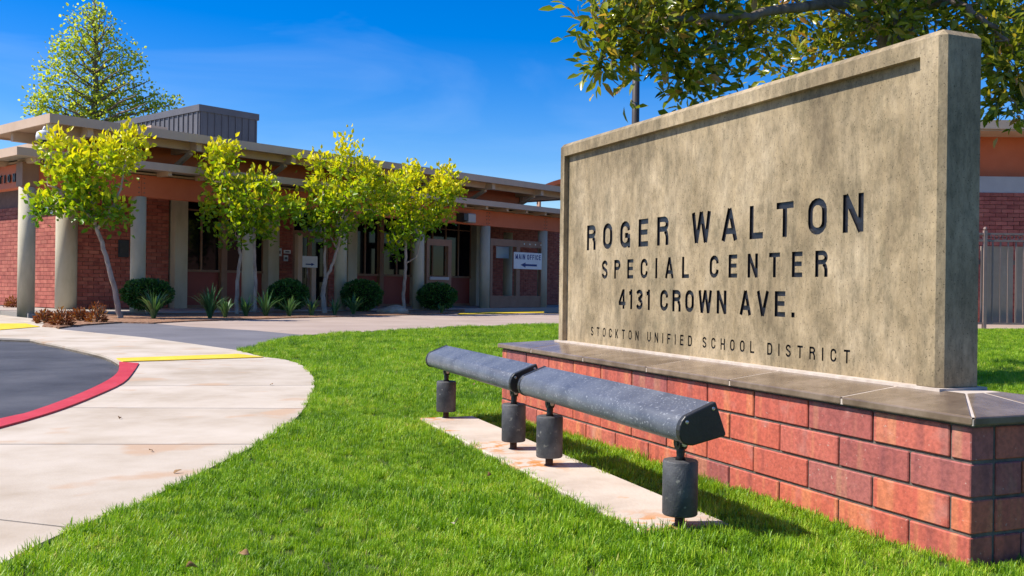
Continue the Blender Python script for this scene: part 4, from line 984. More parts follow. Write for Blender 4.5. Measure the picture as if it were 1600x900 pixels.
# distant arched walkway roof seen over the low roof end
cd_ = 48.0; c0 = at_depth(834, 296, cd_); c1 = at_depth(960, 284, cd_)
ca = empty('walkway_canopy', (c0.x, cd_, 0)); tag(ca, 'thin red arched walkway roof far off between the roof end and the sign', 'canopy')
mb = MB(); wdt_ = c1.x-c0.x
top_ = [(wdt_*i/16, c0.z + 0.62*math.sin(math.pi*i/16)) for i in range(17)]
mb.extr(top_ + [(q[0], q[1]-0.22) for q in top_[::-1]], 0, 3.0, lambda p, q: (p[0], q, p[1])); mb.build('roof', m_beam, ca)
for xx in (0.3, wdt_-0.3):
    for yy in (0.3, 2.7): MB().tube([(xx, yy, -0.16), (xx, yy, c0.z-0.05)], 0.08, 8).build('post', m_brown, ca)
# pole
pl_p = at_depth(993, 186, 17.0)
po = empty('lamp_pole', (pl_p.x, 17.0, 0)); tag(po, 'tall dark bronze pole behind the sign rising into the magnolia leaves', 'pole')
MB().tube([(0,0,-0.1),(0,0,3),(0,0,6.3)], [0.075,0.07,0.058], 14).build('shaft', m_pole, po)
MB().box(-0.16, 0.16, -0.16, 0.16, -0.08, 0.05).build('base_plate', m_pole, po)
MB().bbox(-0.2, 0.2, -0.45, 0.25, 6.3, 6.45, 0.03).build('lamp_head', m_pole, po)
# ------------------------------------------------------------------ foliage helpers
def leaf_mesh(name, P, D, U, Ls, Ws, tint, mat, fold=0.25, curl=0.15):
    """P base, D direction, U face normal (n,3); six-vertex pointed leaf, four triangles"""
    n = len(P); D = D/np.linalg.norm(D, axis=1, keepdims=True)
    Sd = np.cross(D, U); Sd /= (np.linalg.norm(Sd, axis=1, keepdims=True)+1e-9); Nn = np.cross(Sd, D)
    L_ = Ls[:, None]; W_ = Ws[:, None]
    v0 = P; v1 = P + D*L_*0.38 + Sd*W_*0.5 + Nn*W_*fold; v2 = P + D*L_*0.38 - Sd*W_*0.5 + Nn*W_*fold
    v3 = P + D*L_*0.75 + Sd*W_*0.32 + Nn*(W_*fold*0.6 - L_*curl*0.4); v4 = P + D*L_*0.75 - Sd*W_*0.32 + Nn*(W_*fold*0.6 - L_*curl*0.4)
    v5 = P + D*L_ - Nn*L_*curl; vm = P + D*L_*0.5 - Nn*L_*0.02
    V = np.stack([v0, v1, v2, v3, v4, v5, vm], 1).reshape(-1, 3)
    T = np.array([[0,1,6],[0,6,2],[1,3,6],[6,4,2],[3,5,6],[6,5,4]])
    Fc = (np.arange(n)[:, None, None]*7 + T[None]).reshape(-1, 3)
    me = bpy.data.meshes.new(name); me.vertices.add(len(V)); me.vertices.foreach_set('co', V.astype(np.float32).ravel())
    me.loops.add(Fc.size); me.loops.foreach_set('vertex_index', Fc.astype(np.int32).ravel())
    me.polygons.add(len(Fc)); me.polygons.foreach_set('loop_start', np.arange(0, Fc.size, 3, dtype=np.int32))
    me.update(calc_edges=True)
    a = me.attributes.new('tint', 'FLOAT', 'POINT'); a.data.foreach_set('value', np.repeat(tint, 7).astype(np.float32))
    me.materials.append(mat); return me
def unit(n): 
    v = nrs.normal(size=(n, 3)); return v/np.linalg.norm(v, axis=1, keepdims=True)
class Tree:
    """limbs given as polylines with radii; clusters of twigs grow from the nearest limb node"""
    def __init__(self): self.mb = MB(); self.nodes = []; self.rad = []
    def limb(self, pts, r0, r1, n=10, sub=5, wob=0.02):
        pts = [Vector(p) for p in pts]; q = []
        for i in range(len(pts)-1):
            p0, p1, p2, p3 = pts[max(i-1,0)], pts[i], pts[i+1], pts[min(i+2, len(pts)-1)]
            for j in range(sub):
                t = j/sub
                q.append(0.5*((2*p1)+(-p0+p2)*t+(2*p0-5*p1+4*p2-p3)*t*t+(-p0+3*p1-3*p2+p3)*t**3) + Vector((rnd.gauss(0,wob),rnd.gauss(0,wob),rnd.gauss(0,wob*0.5)))*(1 if i+j else 0))
        q.append(pts[-1]); m = len(q)
        rr = [r0+(r1-r0)*i/(m-1) for i in range(m)]
        self.mb.tube(q, rr, n)
        self.nodes += q; self.rad += rr
    def twigs(self, centres, rt=0.012, sag=0.0, minr=0.004):
        """connect cluster centres, nearest first, and return them"""
        cs_ = [Vector(c) for c in centres]
        N0 = np.array([tuple(p) for p in self.nodes]); RR = list(self.rad)
        d = [min(((N0-np.array(tuple(c)))**2).sum(1)) for c in cs_]
        order = np.argsort(d); NN = N0
        for i in order:
            c = cs_[i]; dd = ((NN-np.array(tuple(c)))**2).sum(1); j = int(dd.argmin())
            a = Vector(NN[j]); ln = (c-a).length
            if ln < 0.02: continue
            r0 = max(minr, min(rt, RR[j]*0.75)); r1 = max(minr*0.6, r0*0.55)
            mid = (a+c)/2 + Vector((rnd.gauss(0,.08),rnd.gauss(0,.08),rnd.gauss(0,.05)-sag))*ln
            q = [a, a*0.25+mid*0.75, mid*0.4+c*0.6, c]
            k = max(2, int(ln/0.15)); 
            self.mb.tube([a, (a+mid)/2+ (mid-(a+c)/2)*0.4, mid, (mid+c)/2, c], [r0, r0*0.9, (r0+r1)/2, r1*1.1, r1], 5, cap=False)
            add = [mid, (mid+c)/2, c]
            NN = np.vstack([NN, [tuple(p) for p in add]]); RR += [(r0+r1)/2, r1*1.1, r1]
        return cs_
def blob_points(blobs, depth, n, dep_r=1.0, surf=0.0):
    """centres inside ellipsoids given as (px, py, rx, ry) at a depth"""
    vol = np.array([b[2]*b[3] for b in blobs], float); vol /= vol.sum(); out = []
    for b, k in zip(blobs, nrs.multinomial(n, vol)):
        c = at_depth(b[0], b[1], depth + (b[4] if len(b) > 4 else 0)); rx = b[2]*depth/F; rz = b[3]*depth/F
        u = unit(k)*(nrs.rand(k, 1)**(1/3.0)*(1-surf)+surf)
        out.append(np.array(tuple(c)) + u*np.array([rx, min(rx, rz*1.3)*dep_r, rz]))
    return np.vstack(out)
def px_pts(l, depth): return [at_depth(q[0], q[1], depth + (q[2] if len(q) > 2 else 0)) for q in l]

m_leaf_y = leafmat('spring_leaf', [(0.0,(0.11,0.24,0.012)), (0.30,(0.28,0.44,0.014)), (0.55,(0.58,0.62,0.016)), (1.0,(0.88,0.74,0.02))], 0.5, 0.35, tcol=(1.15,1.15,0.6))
m_leaf_m = leafmat('magnolia_leaf', [(0.0,(0.05,0.09,0.014)), (0.38,(0.17,0.22,0.024)), (0.66,(0.38,0.38,0.032)), (0.86,(0.55,0.42,0.06)), (1.0,(0.50,0.26,0.08))], 0.42, 0.22, spec=0.5)
m_leaf_b = leafmat('sweetgum_leaf', [(0.0,(0.27,0.36,0.035)), (0.6,(0.52,0.62,0.07)), (1.0,(0.72,0.70,0.14))], 0.6, 0.5)
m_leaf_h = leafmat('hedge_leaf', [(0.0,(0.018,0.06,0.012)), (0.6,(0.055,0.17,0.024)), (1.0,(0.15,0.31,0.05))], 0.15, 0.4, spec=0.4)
m_leaf_a = leafmat('strap_leaf', [(0.0,(0.03,0.09,0.03)), (0.6,(0.07,0.17,0.06)), (1.0,(0.16,0.28,0.11))], 0.25, 0.4)
m_leaf_r = leafmat('russet_leaf', [(0.0,(0.14,0.035,0.012)), (0.6,(0.30,0.09,0.03)), (1.0,(0.38,0.20,0.06))], 0.3, 0.6)
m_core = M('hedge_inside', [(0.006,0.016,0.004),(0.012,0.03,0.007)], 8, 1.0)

# ------------------------------------------------------------------ four young trees in the bed
def young_tree(base_px, trunks, blobs, nclus, leaves_per, label, yl=0.5):
    gx, gy = G(*base_px, 0.02); d = gy
    root = empty('young_tree', (gx, gy, 0)); tag(root, label, 'tree', 'young trees along the porch')
    T = Tree()
    for pts, r0, r1 in trunks: T.limb([Vector((p.x, p.y, p.z)) for p in px_pts(pts, d)], r0, r1, 9, 5, 0.012)
    cs_ = blob_points(blobs, d, nclus, 0.9)
    T.twigs(cs_, 0.018, -0.08, 0.006)
    o = T.mb.build('trunk', m_trunk, root, loc=(-gx, -gy, 0))
    n = len(cs_)*leaves_per
    ci = np.repeat(np.arange(len(cs_)), leaves_per)
    off = nrs.normal(size=(n, 3))*np.array([0.085, 0.085, 0.12])
    P = cs_[ci] + off
    D = off*4 + np.array([0, 0, 0.55]) + unit(n)*0.7
    U = unit(n) + np.array([0, 0, 0.4])
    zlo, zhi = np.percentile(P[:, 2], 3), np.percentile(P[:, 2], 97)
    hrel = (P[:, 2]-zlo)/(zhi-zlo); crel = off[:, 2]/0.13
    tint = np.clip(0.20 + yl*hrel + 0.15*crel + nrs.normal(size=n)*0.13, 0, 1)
    Ls = nrs.uniform(0.085, 0.185, n); Ws = Ls*nrs.uniform(0.5, 0.72, n)
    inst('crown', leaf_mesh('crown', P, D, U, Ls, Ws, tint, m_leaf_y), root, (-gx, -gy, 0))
young_tree((186,497), [([(187,500),(180,455),(165,400),(151,353)],0.062,0.04), ([(151,353),(130,325),(100,300),(75,290)],0.034,0.014), ([(153,357),(172,330),(188,295),(197,250)],0.036,0.014), ([(150,350),(142,310),(138,270),(140,240)],0.03,0.012)],
           [(72,318,30,20),(95,270,34,34),(66,232,14,14),(140,270,46,46),(192,240,36,34),(150,322,52,26),(118,240,16,28),(205,222,22,16),(60,325,18,12),(175,348,22,14),(88,225,16,12)], 165, 15, 'leaning young tree with yellow-green leaves left of the first porch column')
young_tree((368,491), [([(370,493),(371,450),(375,400),(373,360)],0.055,0.03), ([(398,488),(399,440),(397,390),(396,345)],0.05,0.03), ([(373,360),(360,325),(345,290),(340,250)],0.028,0.012), ([(396,345),(405,320),(430,322),(455,322)],0.026,0.01), ([(375,365),(385,320),(383,280)],0.028,0.012)],
           [(350,275,36,44),(392,318,52,44),(382,362,46,28),(447,330,30,18),(326,246,16,16),(412,285,18,20),(336,345,26,22),(352,240,22,14),(460,325,14,10)], 165, 15, 'two-stemmed young tree with yellow-green leaves, second from the left', 0.42)
young_tree((506,489), [([(507,492),(505,455),(509,435)],0.075,0.055), ([(509,440),(507,400),(508,350),(505,300)],0.045,0.018), ([(509,438),(520,410),(528,385),(533,345)],0.045,0.03), ([(533,345),(545,300),(540,250)],0.028,0.01), ([(533,350),(560,320),(590,300)],0.026,0.01), ([(527,390),(515,365),(513,350)],0.022,0.01)],
           [(540,258,34,30),(500,312,44,32),(560,310,56,42),(515,356,38,26),(603,292,34,28),(535,226,11,14),(478,252,16,10),(575,265,24,18),(486,335,24,16),(505,265,30,16)], 200, 15, 'forked young tree with yellow-green leaves before the entrance, third from the left')
young_tree((630,488), [([(630,491),(631,450),(634,410),(633,370)],0.055,0.038), ([(633,412),(645,405),(652,398),(656,370)],0.026,0.012), ([(633,370),(625,335),(620,300)],0.028,0.012), ([(633,372),(650,335),(675,310),(695,290)],0.03,0.01), ([(634,370),(645,330),(648,290)],0.026,0.012)],
           [(638,302,44,34),(690,292,32,24),(662,345,44,24),(622,372,20,28),(706,302,20,12),(698,272,14,16),(640,272,22,14),(612,320,26,22),(690,330,24,14)], 170, 15, 'young tree with yellow-green leaves nearest the brown gate, rightmost of four')

# ------------------------------------------------------------------ clipped bushes, strap plants, russet shrubs
def ball_bush(px, py, rx, ry, label):
    dep = bpt(sx(px, -0.75), -0.75).y
    ctr = at_depth(px, py, dep); gx, gy = ctr.x, dep
    k = gy/F; a, c = rx*k, ry*k; zc = ctr.z
    root = empty('clipped_bush', (gx, gy, 0)); tag(root, label, 'bush', 'clipped bushes in the bed')
    mb_ = MB(); mb_.smooth = True
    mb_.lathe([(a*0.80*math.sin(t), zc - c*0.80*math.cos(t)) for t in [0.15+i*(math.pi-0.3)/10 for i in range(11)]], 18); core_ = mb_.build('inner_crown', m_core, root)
    MB().tube([(0,0,-0.05),(0.02,0.01,zc*0.5)], 0.03, 7).build('stem', m_trunk, root)
    n = 4200
    u = unit(n); bumpy = 1 + 0.05*np.sin(u[:, 0]*9+px)*np.sin(u[:, 1]*8)+0.04*np.sin(u[:, 2]*11+px*0.3)
    rr = (0.80+0.20*nrs.rand(n)**0.6)*bumpy
    P = u*rr[:, None]*np.array([a, a*0.95, c]) + np.array([0, 0, zc])
    D = u + unit(n)*0.8 + np.array([0, 0, 0.3]); U = unit(n)
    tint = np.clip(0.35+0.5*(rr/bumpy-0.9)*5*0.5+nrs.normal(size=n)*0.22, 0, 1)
    Ls = nrs.uniform(0.045, 0.085, n)
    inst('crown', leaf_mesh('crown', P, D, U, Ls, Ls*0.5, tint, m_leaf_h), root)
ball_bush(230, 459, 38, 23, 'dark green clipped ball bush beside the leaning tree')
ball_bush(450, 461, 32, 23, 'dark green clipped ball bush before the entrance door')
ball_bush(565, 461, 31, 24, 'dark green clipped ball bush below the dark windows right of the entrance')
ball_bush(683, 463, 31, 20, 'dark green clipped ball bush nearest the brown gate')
def strap_plant(px, py, h, n, label):
    gx, gy = G(px, py, 0.02)
    root = empty('strap_leaf_plant', (gx, gy, 0.02)); tag(root, label, 'plant', 'strap-leaved plants in the bed')
    V = []; Fc = []; tn_ = []
    for i in range(n):
        a = rnd.uniform(0, 2*math.pi); ln = h*rnd.uniform(0.65, 1.15); lean = rnd.uniform(0.15, 0.95); wv = rnd.uniform(0.014, 0.026)
        dx, dy = math.cos(a), math.sin(a); b = len(V); tv = rnd.random()
        for j in range(5):
            t = j/4; rr = ln*lean*(t**1.5)*0.9+0.03; zz = ln*(t - 0.45*lean*t*t*t)
            ww = wv*(1-t**3)*(1 if j < 4 else 0.05)
            V += [(dx*rr-dy*ww, dy*rr+dx*ww, zz), (dx*rr+dy*ww, dy*rr-dx*ww, zz)]; tn_ += [tv, tv]
        for j in range(4): Fc.append((b+2*j, b+2*j+1, b+2*j+3, b+2*j+2))
    me = bpy.data.meshes.new('leaves'); me.from_pydata(V, [], Fc); at_ = me.attributes.new('tint', 'FLOAT', 'POINT'); at_.data.foreach_set('value', tn_); me.materials.append(m_leaf_a)
    inst('leaves', me, root)
for (px, py, h, n, lb) in ((240,498,0.72,60,'fanned green strap plant in front of the leftmost ball bush'), (328,497,0.78,66,'largest fanned strap plant between the leaning tree and the two-stemmed tree'), (352,496,0.5,36,'strap plant left of the two-stemmed tree trunk'), (384,494,0.55,40,'strap plant between the stems of the two-stemmed tree'), (415,494,0.72,44,'tall strap plant left of the bush before the door'), (452,494,0.55,34,'strap plant in front of the bush before the door'), (487,493,0.55,34,'strap plant just left of the forked tree trunk'), (523,492,0.5,30,'strap plant just right of the forked tree trunk'), (552,491,0.62,44,'strap plant in front of the third ball bush'), (690,489,0.3,24,'low strap plant at the foot of the bush by the gate')):
    strap_plant(px, py, h, n, lb)
def russet(px, py, r, h, label):
    gx, gy = G(px, py, 0.02); root = empty('low_shrub', (gx, gy, 0.02)); tag(root, label, 'shrub', 'russet shrubs at the bed end')
    st = MB()
    for i in range(9):
        a = rnd.uniform(0, 6.28); st.tube([(0,0,-0.03),(math.cos(a)*r*0.4,math.sin(a)*r*0.4,h*0.5),(math.cos(a)*r*0.8,math.sin(a)*r*0.8,h*0.85)], [0.008,0.006,0.003], 4)
    st.build('stems', m_trunkd, root)
    n = 420; u = unit(n); u[:, 2] = np.abs(u[:, 2]); P = u*(0.4+0.6*nrs.rand(n, 1))*np.array([r, r, h]); D = u+unit(n)*0.6
    Ls = nrs.uniform(0.04, 0.09, n)
    inst('leaves', leaf_mesh('leaves', P, D, unit(n), Ls, Ls*0.4, nrs.rand(n), m_leaf_r), root)
russet(70, 504, 0.17, 0.22, 'small russet shrub beside the nearest corner column'); russet(97, 508, 0.19, 0.28, 'russet shrub at the front tip of the bark bed')
russet(122, 501, 0.17, 0.24, 'dull low shrub behind the russet ones by the corner column'); russet(151, 503, 0.20, 0.36, 'brightest orange-brown shrub left of the leaning tree foot'); russet(19, 482, 0.2, 0.35, 'dry tuft by the brick wall at the left edge')
# stone at the foot of a tree
def rock(px, py, r, label):
    gx, gy = G(px, py, 0.02); mb_ = MB(); mb_.smooth = True
    mb_.lathe([(r*math.cos(t)*(0.97+0.05*math.sin(5*t)), r*0.62*math.sin(t)) for t in [-0.35+i*1.85/7 for i in range(8)]], 13)
    mb_.v = [(x*(1.25+0.12*math.sin(7*y+2)), y*(1+0.14*math.cos(9*x)), z_*(1+0.18*math.sin(8*x+5*y))) for x, y, z_ in mb_.v]
    tag(mb_.build('stone', m_stone, None, loc=(gx, gy+0.2, 0.02)), label, 'stone')
rock(612, 489, 0.34, 'rounded tan stone at the foot of the rightmost young tree')

# ------------------------------------------------------------------ magnolia behind the sign
MD = 9.0
mg = at_depth(1405, 200, MD); mroot = empty('magnolia_tree', (mg.x, MD, 0)); tag(mroot, 'large dark glossy magnolia tree behind the concrete sign', 'tree')
T = Tree()
T.limb([(mg.x,MD,-0.1),(mg.x-0.03,MD,1.2),(at_depth(1402,80,MD))], 0.19, 0.125, 14, 5, 0.01)
for pts, r0, r1 in (([(1400,85),(1375,45),(1330,5),(1270,-35),(1180,-80)],0.09,0.035), ([(1398,70),(1392,10),(1395,-60),(1380,-150)],0.085,0.04), ([(1405,70),(1428,15),(1450,-50),(1490,-120)],0.08,0.035),
                    ([(1330,5),(1250,10,-0.5),(1150,25,-0.9),(1050,30,-1.2),(980,40,-1.3)],0.055,0.016), ([(1395,20),(1320,-30,0.8),(1230,-20,1.4),(1160,20,1.8)],0.05,0.014), ([(1428,15),(1480,0,-0.4),(1530,25,-0.7),(1575,70,-0.8)],0.05,0.014),
                    ([(1450,-50),(1530,-60,0.6),(1600,-20,0.9),(1640,60,1.0)],0.05,0.014), ([(1180,-80),(1080,-50),(1000,-20),(930,20)],0.035,0.012), ([(1150,25,-0.9),(1120,60,-0.9),(1085,100,-0.9)],0.02,0.008), ([(980,40,-1.3),(950,70,-1.3),(930,105,-1.3)],0.014,0.006),
                    ([(1395,-60),(1300,-130,-0.8),(1200,-160,-1.2)],0.05,0.015), ([(1490,-120),(1580,-170),(1660,-150)],0.04,0.015)):
    T.limb(px_pts(pts, MD), r0, r1, 8, 5, 0.02)
mb_blobs = [(955,35,60,45,-1.3),(925,85,26,24,-1.3),(940,120,28,16,-1.3),(1010,60,36,34,-1.2),(1060,80,40,40,-1.0),(1075,118,30,20,-0.9),(1100,30,50,40,-0.8),(1170,70,50,34,-0.4),(1200,20,60,36,1.2),(1140,115,40,18,-0.6),(1240,70,50,24,1.0),(1310,40,60,30,0.8),(1330,70,36,16,0.4),(1460,25,50,28,0.5),(1530,40,40,50,-0.5),(1575,90,36,55,-0.7),(1585,150,18,20,-0.7),(1610,40,50,60,0.9),(1010,-30,110,50,-0.8),(1180,-60,120,50,-0.3),(1350,-70,130,60,0.2),(1500,-60,120,60,0.3),(1650,20,60,90,0.8),(1250,-140,160,60,-0.6),(1430,-170,160,70,0),(1560,-160,120,60,0),(1590,190,8,10,-0.7),(1085,148,26,12,-0.8),(1205,108,46,18,0.4),(1275,84,40,16,0.6),(1120,135,30,14,-0.5),(985,20,50,40,-1.2),(1410,30,60,26,-0.5),(1578,125,32,46,-0.7),(1592,172,12,20,-0.7),(1560,60,40,50,0.4),(1370,20,40,24,-0.5)]
cs_ = blob_points([(q[0]+(28 if q[0] < 1030 else 0), *q[1:]) for q in mb_blobs], MD, 880, 1.1)
T.twigs(cs_, 0.016, 0.05, 0.005)
# bare twigs hanging below the crown
for (px, py) in ((1036,118),(1030,128),(1046,108),(1105,138),(1110,125),(995,95),(1145,60),(1020,30),(1590,190),(1572,168)):
    pass
for (a, b) in (((1050,95),(1030,130)), ((1044,108),(1022,122)), ((1110,118),(1095,142)), ((1098,130),(1110,150)), ((985,75),(1000,100)), ((1575,150),(1590,175)), ((1590,175),(1600,188))):
    T.mb.tube(px_pts([(*a,-1.0),((a[0]+b[0])/2+4,(a[1]+b[1])/2-2,-1.0),(*b,-1.0)], MD), [0.006,0.005,0.003], 4)
T.mb.build('trunk', m_trunkd, mroot, loc=(-mg.x, -MD, 0))
lp = 18; n = len(cs_)*lp; ci = np.repeat(np.arange(len(cs_)), lp)
off = nrs.normal(size=(n, 3))*np.array([0.115, 0.115, 0.09]); P = cs_[ci]+off
D = off*5 + unit(n)*0.6 + np.array([0, 0, 0.15]); U = unit(n)*0.8 + np.array([-0.35, -0.1, 0.8])
tint = np.clip(0.42 + nrs.normal(size=n)*0.2 + (nrs.rand(n) < 0.14)*0.40, 0, 1)
Ls = nrs.uniform(0.08, 0.145, n); Ws = Ls*nrs.uniform(0.36, 0.5, n)
inst('crown', leaf_mesh('crown', P, D, U, Ls, Ws, tint, m_leaf_m, 0.18, 0.12), mroot, (-mg.x, -MD, 0))

# ------------------------------------------------------------------ tall spring tree behind the building
TD = 46.0
tb_ = at_depth(148, 200, TD); troot = empty('sweetgum_tree', (tb_.x, TD, 0)); tag(troot, 'tall conical tree with thin spring leaves behind the flat roof at left', 'tree')
T = Tree(); T.limb([(tb_.x,TD,-0.1),(tb_.x,TD,5), at_depth(150,110,TD), at_depth(146,2,TD)], 0.30, 0.035, 10, 6, 0.05)
for (py, l, r) in ((175,95,125),(160,75,100),(140,78,85),(118,70,66),(96,52,50),(74,45,36),(52,32,26),(30,20,18)):
    for sg, ln in ((-1, l), (1, r)):
        for dv in (-1.6, 0, 1.6):
            k_ = 1 if dv == 0 else 0.66
            T.limb(px_pts([(149,py+22),(149+sg*ln*k_*0.5,py+2,dv*0.6),(149+sg*ln*k_,py-14,dv*1.1)], TD), 0.06*ln/100+0.02, 0.015, 5, 3, 0.06)
blobs = [(147,12,22,16),(145,42,46,26),(146,72,64,26),(148,102,78,26),(150,135,92,28),(155,165,104,28),(160,195,118,28),(70,150,26,18),(62,175,26,18),(235,160,34,16),(262,165,20,12),(95,85,14,12),(75,110,16,12),(205,90,16,16)]
cs_ = blob_points(blobs, TD, 700, 0.8, 0.1); T.twigs(cs_, 0.03, -0.05, 0.009)
T.mb.build('trunk', m_trunkd, troot, loc=(-tb_.x, -TD, 0))
lp = 9; n = len(cs_)*lp; ci = np.repeat(np.arange(len(cs_)), lp); off = nrs.normal(size=(n, 3))*0.21; P = cs_[ci]+off
Ls = nrs.uniform(0.11, 0.20, n)
inst('crown', leaf_mesh('crown', P, off+unit(n)*0.3, unit(n)+np.array([0,0,.5]), Ls, Ls*0.75, np.clip(0.5+nrs.normal(size=n)*0.25, 0, 1), m_leaf_b), troot, (-tb_.x, -TD, 0))

# ------------------------------------------------------------------ lawn grass
m_grass = leafmat('grass_blade', [(0.12,(0.06,0.14,0.008)), (0.38,(0.17,0.33,0.012)), (0.58,(0.31,0.50,0.018)), (0.80,(0.48,0.58,0.05)), (0.94,(0.62,0.52,0.18))], 0.35, 0.45, inst_rand=True, tcol=(1.2,1.25,0.5))
def tuft(seed, n, rad, h):
    r = random.Random(seed); V = []; Fc = []; tn_ = []
    for i in range(n):
        a = r.uniform(0, 6.283); q = rad*math.sqrt(r.random()); bx, by = q*math.cos(a), q*math.sin(a)
        d = r.uniform(0, 6.283); ln = h*r.uniform(0.5, 1.15); lean = r.uniform(0.05, 0.75); wv = r.uniform(0.0011, 0.0021)
        dx, dy = math.cos(d), math.sin(d); b = len(V); tv = r.random()
        for j, t in enumerate((0, 0.5, 0.85)):
            rr = ln*lean*t*t; zz = ln*(t-0.25*lean*t*t)-0.006; ww = wv*(1, 0.9, 0.55)[j]
            V += [(bx+dx*rr-dy*ww, by+dy*rr+dx*ww, zz), (bx+dx*rr+dy*ww, by+dy*rr-dx*ww, zz)]
        V.append((bx+dx*ln*lean*1.1, by+dy*ln*lean*1.1, ln*(1-0.3*lean)-0.006)); tn_ += [tv]*7
        Fc += [(b,b+1,b+3,b+2), (b+2,b+3,b+5,b+4), (b+4,b+5,b+6)]
    me = bpy.data.meshes.new('tuft'); me.from_pydata(V, [], Fc); at_ = me.attributes.new('tint', 'FLOAT', 'POINT'); at_.data.foreach_set('value', tn_); me.materials.append(m_grass)
    return bpy.data.objects.new('grass_tuft', me)
tufts = [tuft(1, 38, 0.031, 0.041), tuft(2, 38, 0.031, 0.047), tuft(3, 38, 0.033, 0.035), tuft(4, 30, 0.030, 0.058)]
pts = []
bands = [(1.7,3.2,1500),(3.2,4.5,1250),(4.5,6.5,900),(6.5,9.5,560),(9.5,14,300),(14,21.5,190)]
strip_box = (-2.66-0.0, 0.02, -0.150, 0.170)
for (d0_, d1_, dens) in bands:
    hw_ = math.tan(R(34))
    area = (d1_*d1_-d0_*d0_)*hw_; n = int(area*dens)
    Y = np.sqrt(nrs.uniform(d0_*d0_, d1_*d1_, n)); X = (nrs.rand(n)*2-1)*Y*hw_
    k = inside(lawn_poly, X, Y)
    wx = (X-KX)*EXW.x+(Y-KY)*EXW.y; wy = (X-KX)*EYW.x+(Y-KY)*EYW.y
    k &= ~((wx > -LW-0.004) & (wx < 0.004) & (wy > -0.004) & (wy < DW+0.004))
    lx = (X-lo_.x)*LX.x+(Y-lo_.y)*LX.y; ly = (X-lo_.x)*LY.x+(Y-lo_.y)*LY.y
    k &= ~((lx > strip_box[0]+0.012) & (lx < strip_box[1]-0.008) & (ly > strip_box[2]+0.012) & (ly < strip_box[3]-0.012))
    X, Y = X[k], Y[k]
    # patchy growth
    hn = 0.5+0.25*np.sin(X*3.1+1.3*np.sin(Y*2.3))+0.25*np.sin(Y*4.3+1.7*np.sin(X*2.9+0.6))
    s_ = (0.62+0.5*hn*nrs.uniform(0.6, 1.2, len(X)))*(1.0 if d0_ < 6 else (1.15 if d0_ < 9 else 1.4))
    pts.append(np.stack([X, Y, np.full(len(X), -0.012), s_, nrs.uniform(0, 6.283, len(X)), nrs.randint(0, 4, len(X))], 1))
pts = np.vstack(pts); print('grass tufts', len(pts))
gm = bpy.data.meshes.new('lawn_grass'); gm.vertices.add(len(pts)); gm.vertices.foreach_set('co', pts[:, :3].astype(np.float32).ravel())
for nm, c in (('scl', 3), ('rot', 4)):
    a = gm.attributes.new(nm, 'FLOAT', 'POINT'); a.data.foreach_set('value', pts[:, c].astype(np.float32))
a = gm.attributes.new('pick', 'INT', 'POINT'); a.data.foreach_set('value', pts[:, 5].astype(np.int32))
gm.materials.append(m_grass)
go = inst('lawn_grass', gm); tag(go, 'short bright green lawn grass round the sign', 'grass', kind='stuff')
ng = bpy.data.node_groups.new('scatter', 'GeometryNodeTree')
ng.interface.new_socket('Geometry', in_out='INPUT', socket_type='NodeSocketGeometry'); ng.interface.new_socket('Geometry', in_out='OUTPUT', socket_type='NodeSocketGeometry')
gi = ng.nodes.new('NodeGroupInput'); gout = ng.nodes.new('NodeGroupOutput'); ip = ng.nodes.new('GeometryNodeInstanceOnPoints'); g2 = ng.nodes.new('GeometryNodeGeometryToInstance')
for t_ in reversed(tufts):
    oi = ng.nodes.new('GeometryNodeObjectInfo'); oi.inputs['Object'].default_value = t_; ng.links.new(oi.outputs['Geometry'], g2.inputs[0])
def named(nm, dt):
    a = ng.nodes.new('GeometryNodeInputNamedAttribute'); a.data_type = dt; a.inputs['Name'].default_value = nm; return a.outputs['Attribute']
cx_ = ng.nodes.new('ShaderNodeCombineXYZ'); ng.links.new(named('rot', 'FLOAT'), cx_.inputs['Z'])
ng.links.new(gi.outputs[0], ip.inputs['Points']); ng.links.new(g2.outputs[0], ip.inputs['Instance']); ip.inputs['Pick Instance'].default_value = True
ng.links.new(named('pick', 'INT'), ip.inputs['Instance Index']); ng.links.new(cx_.outputs[0], ip.inputs['Rotation']); ng.links.new(named('scl', 'FLOAT'), ip.inputs['Scale'])
ng.links.new(ip.outputs[0], gout.inputs[0])
gmod = go.modifiers.new('scatter', 'NODES'); gmod.node_group = ng

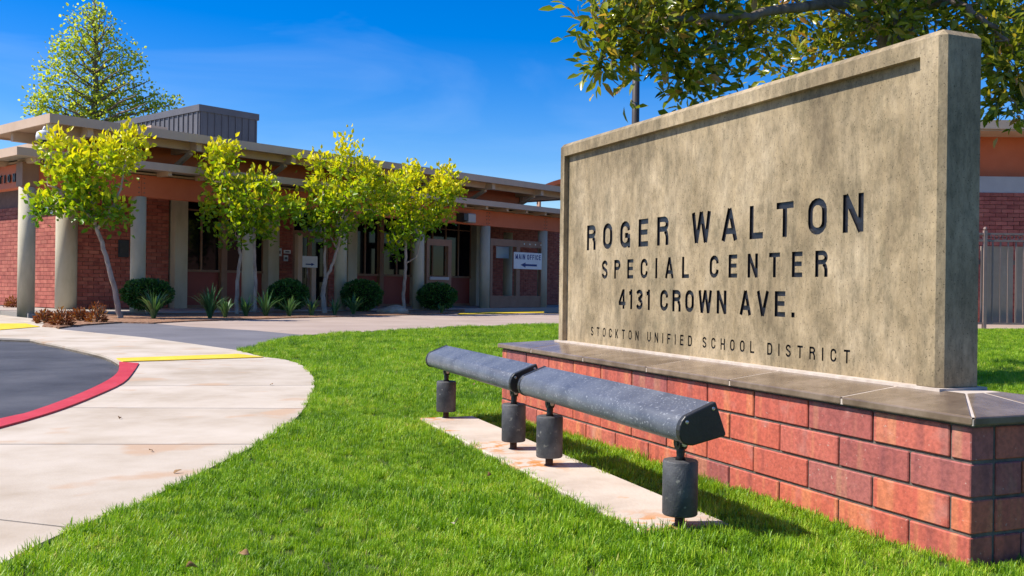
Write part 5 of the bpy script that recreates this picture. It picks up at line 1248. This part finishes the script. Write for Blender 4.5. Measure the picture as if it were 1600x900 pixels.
# ------------------------------------------------------------------ fallen leaves
def dry_leaf(px, py, size, z, tilt, label, mat=m_deadleaf):
    size *= 0.55
    gx, gy = G(px, py, z)
    V = []; Fc = []
    for i in range(7):
        t = i/6; ww = 0.34*math.sin(math.pi*min(1, t*0.94+0.06))**0.8*size; zc_ = 0.10*size*math.sin(t*2.6); ww *= (0.8+0.35*math.sin(5*t+px))
        V += [((t-0.5)*size, -ww, zc_+ww*0.25), ((t-0.5)*size, 0, zc_), ((t-0.5)*size, ww, zc_+ww*0.8)]
    for i in range(6):
        for j in range(2): Fc.append((3*i+j, 3*i+3+j, 3*i+4+j, 3*i+1+j))
    me = bpy.data.meshes.new('dry_leaf'); me.from_pydata(V, [], Fc); me.materials.append(mat); me.polygons.foreach_set('use_smooth', [True]*len(Fc))
    o = inst('dry_leaf', me, None, (gx, gy, z), (tilt, rnd.uniform(-0.3, 0.3), rnd.uniform(0, 6.28))); so_ = o.modifiers.new('thick', 'SOLIDIFY'); so_.thickness = 0.0006
    tag(o, label, 'leaf', 'fallen leaves')
m_greyleaf = M('grey_dry_leaf', [(0.20,0.15,0.11),(0.45,0.38,0.31)], 30, 0.8)
dry_leaf(711, 818, 0.075, 0.045, 0.35, 'pale grey curled leaf lying on the lawn in the foreground', m_greyleaf)
dry_leaf(764, 742, 0.05, 0.045, 0.4, 'small tan leaf in the grass left of the concrete strip')
dry_leaf(300, 887, 0.065, 0.045, 0.5, 'brown leaf in the grass at the bottom edge')
dry_leaf(382, 866, 0.05, 0.045, 0.3, 'pale tan leaf in the grass near the bottom edge')
dry_leaf(740, 601, 0.06, 0.04, 0.2, 'tan leaf on the lawn beside the far floodlight')
dry_leaf(616, 546, 0.07, 0.04, 0.3, 'tan leaf on the far lawn beyond the farther floodlight')
for (px, py, s_, lb) in ((236,704,0.05,'dark leaf fragment in the middle of the pale sidewalk'), (278,737,0.06,'thin dark leaf on the sidewalk near the grass edge'), (424,601,0.07,'small leaf on the sidewalk joint near the lawn'), (187,653,0.05,'tiny leaf on the sidewalk right of the red kerb')):
    dry_leaf(px, py, s_, 0.006, 0.1, lb)
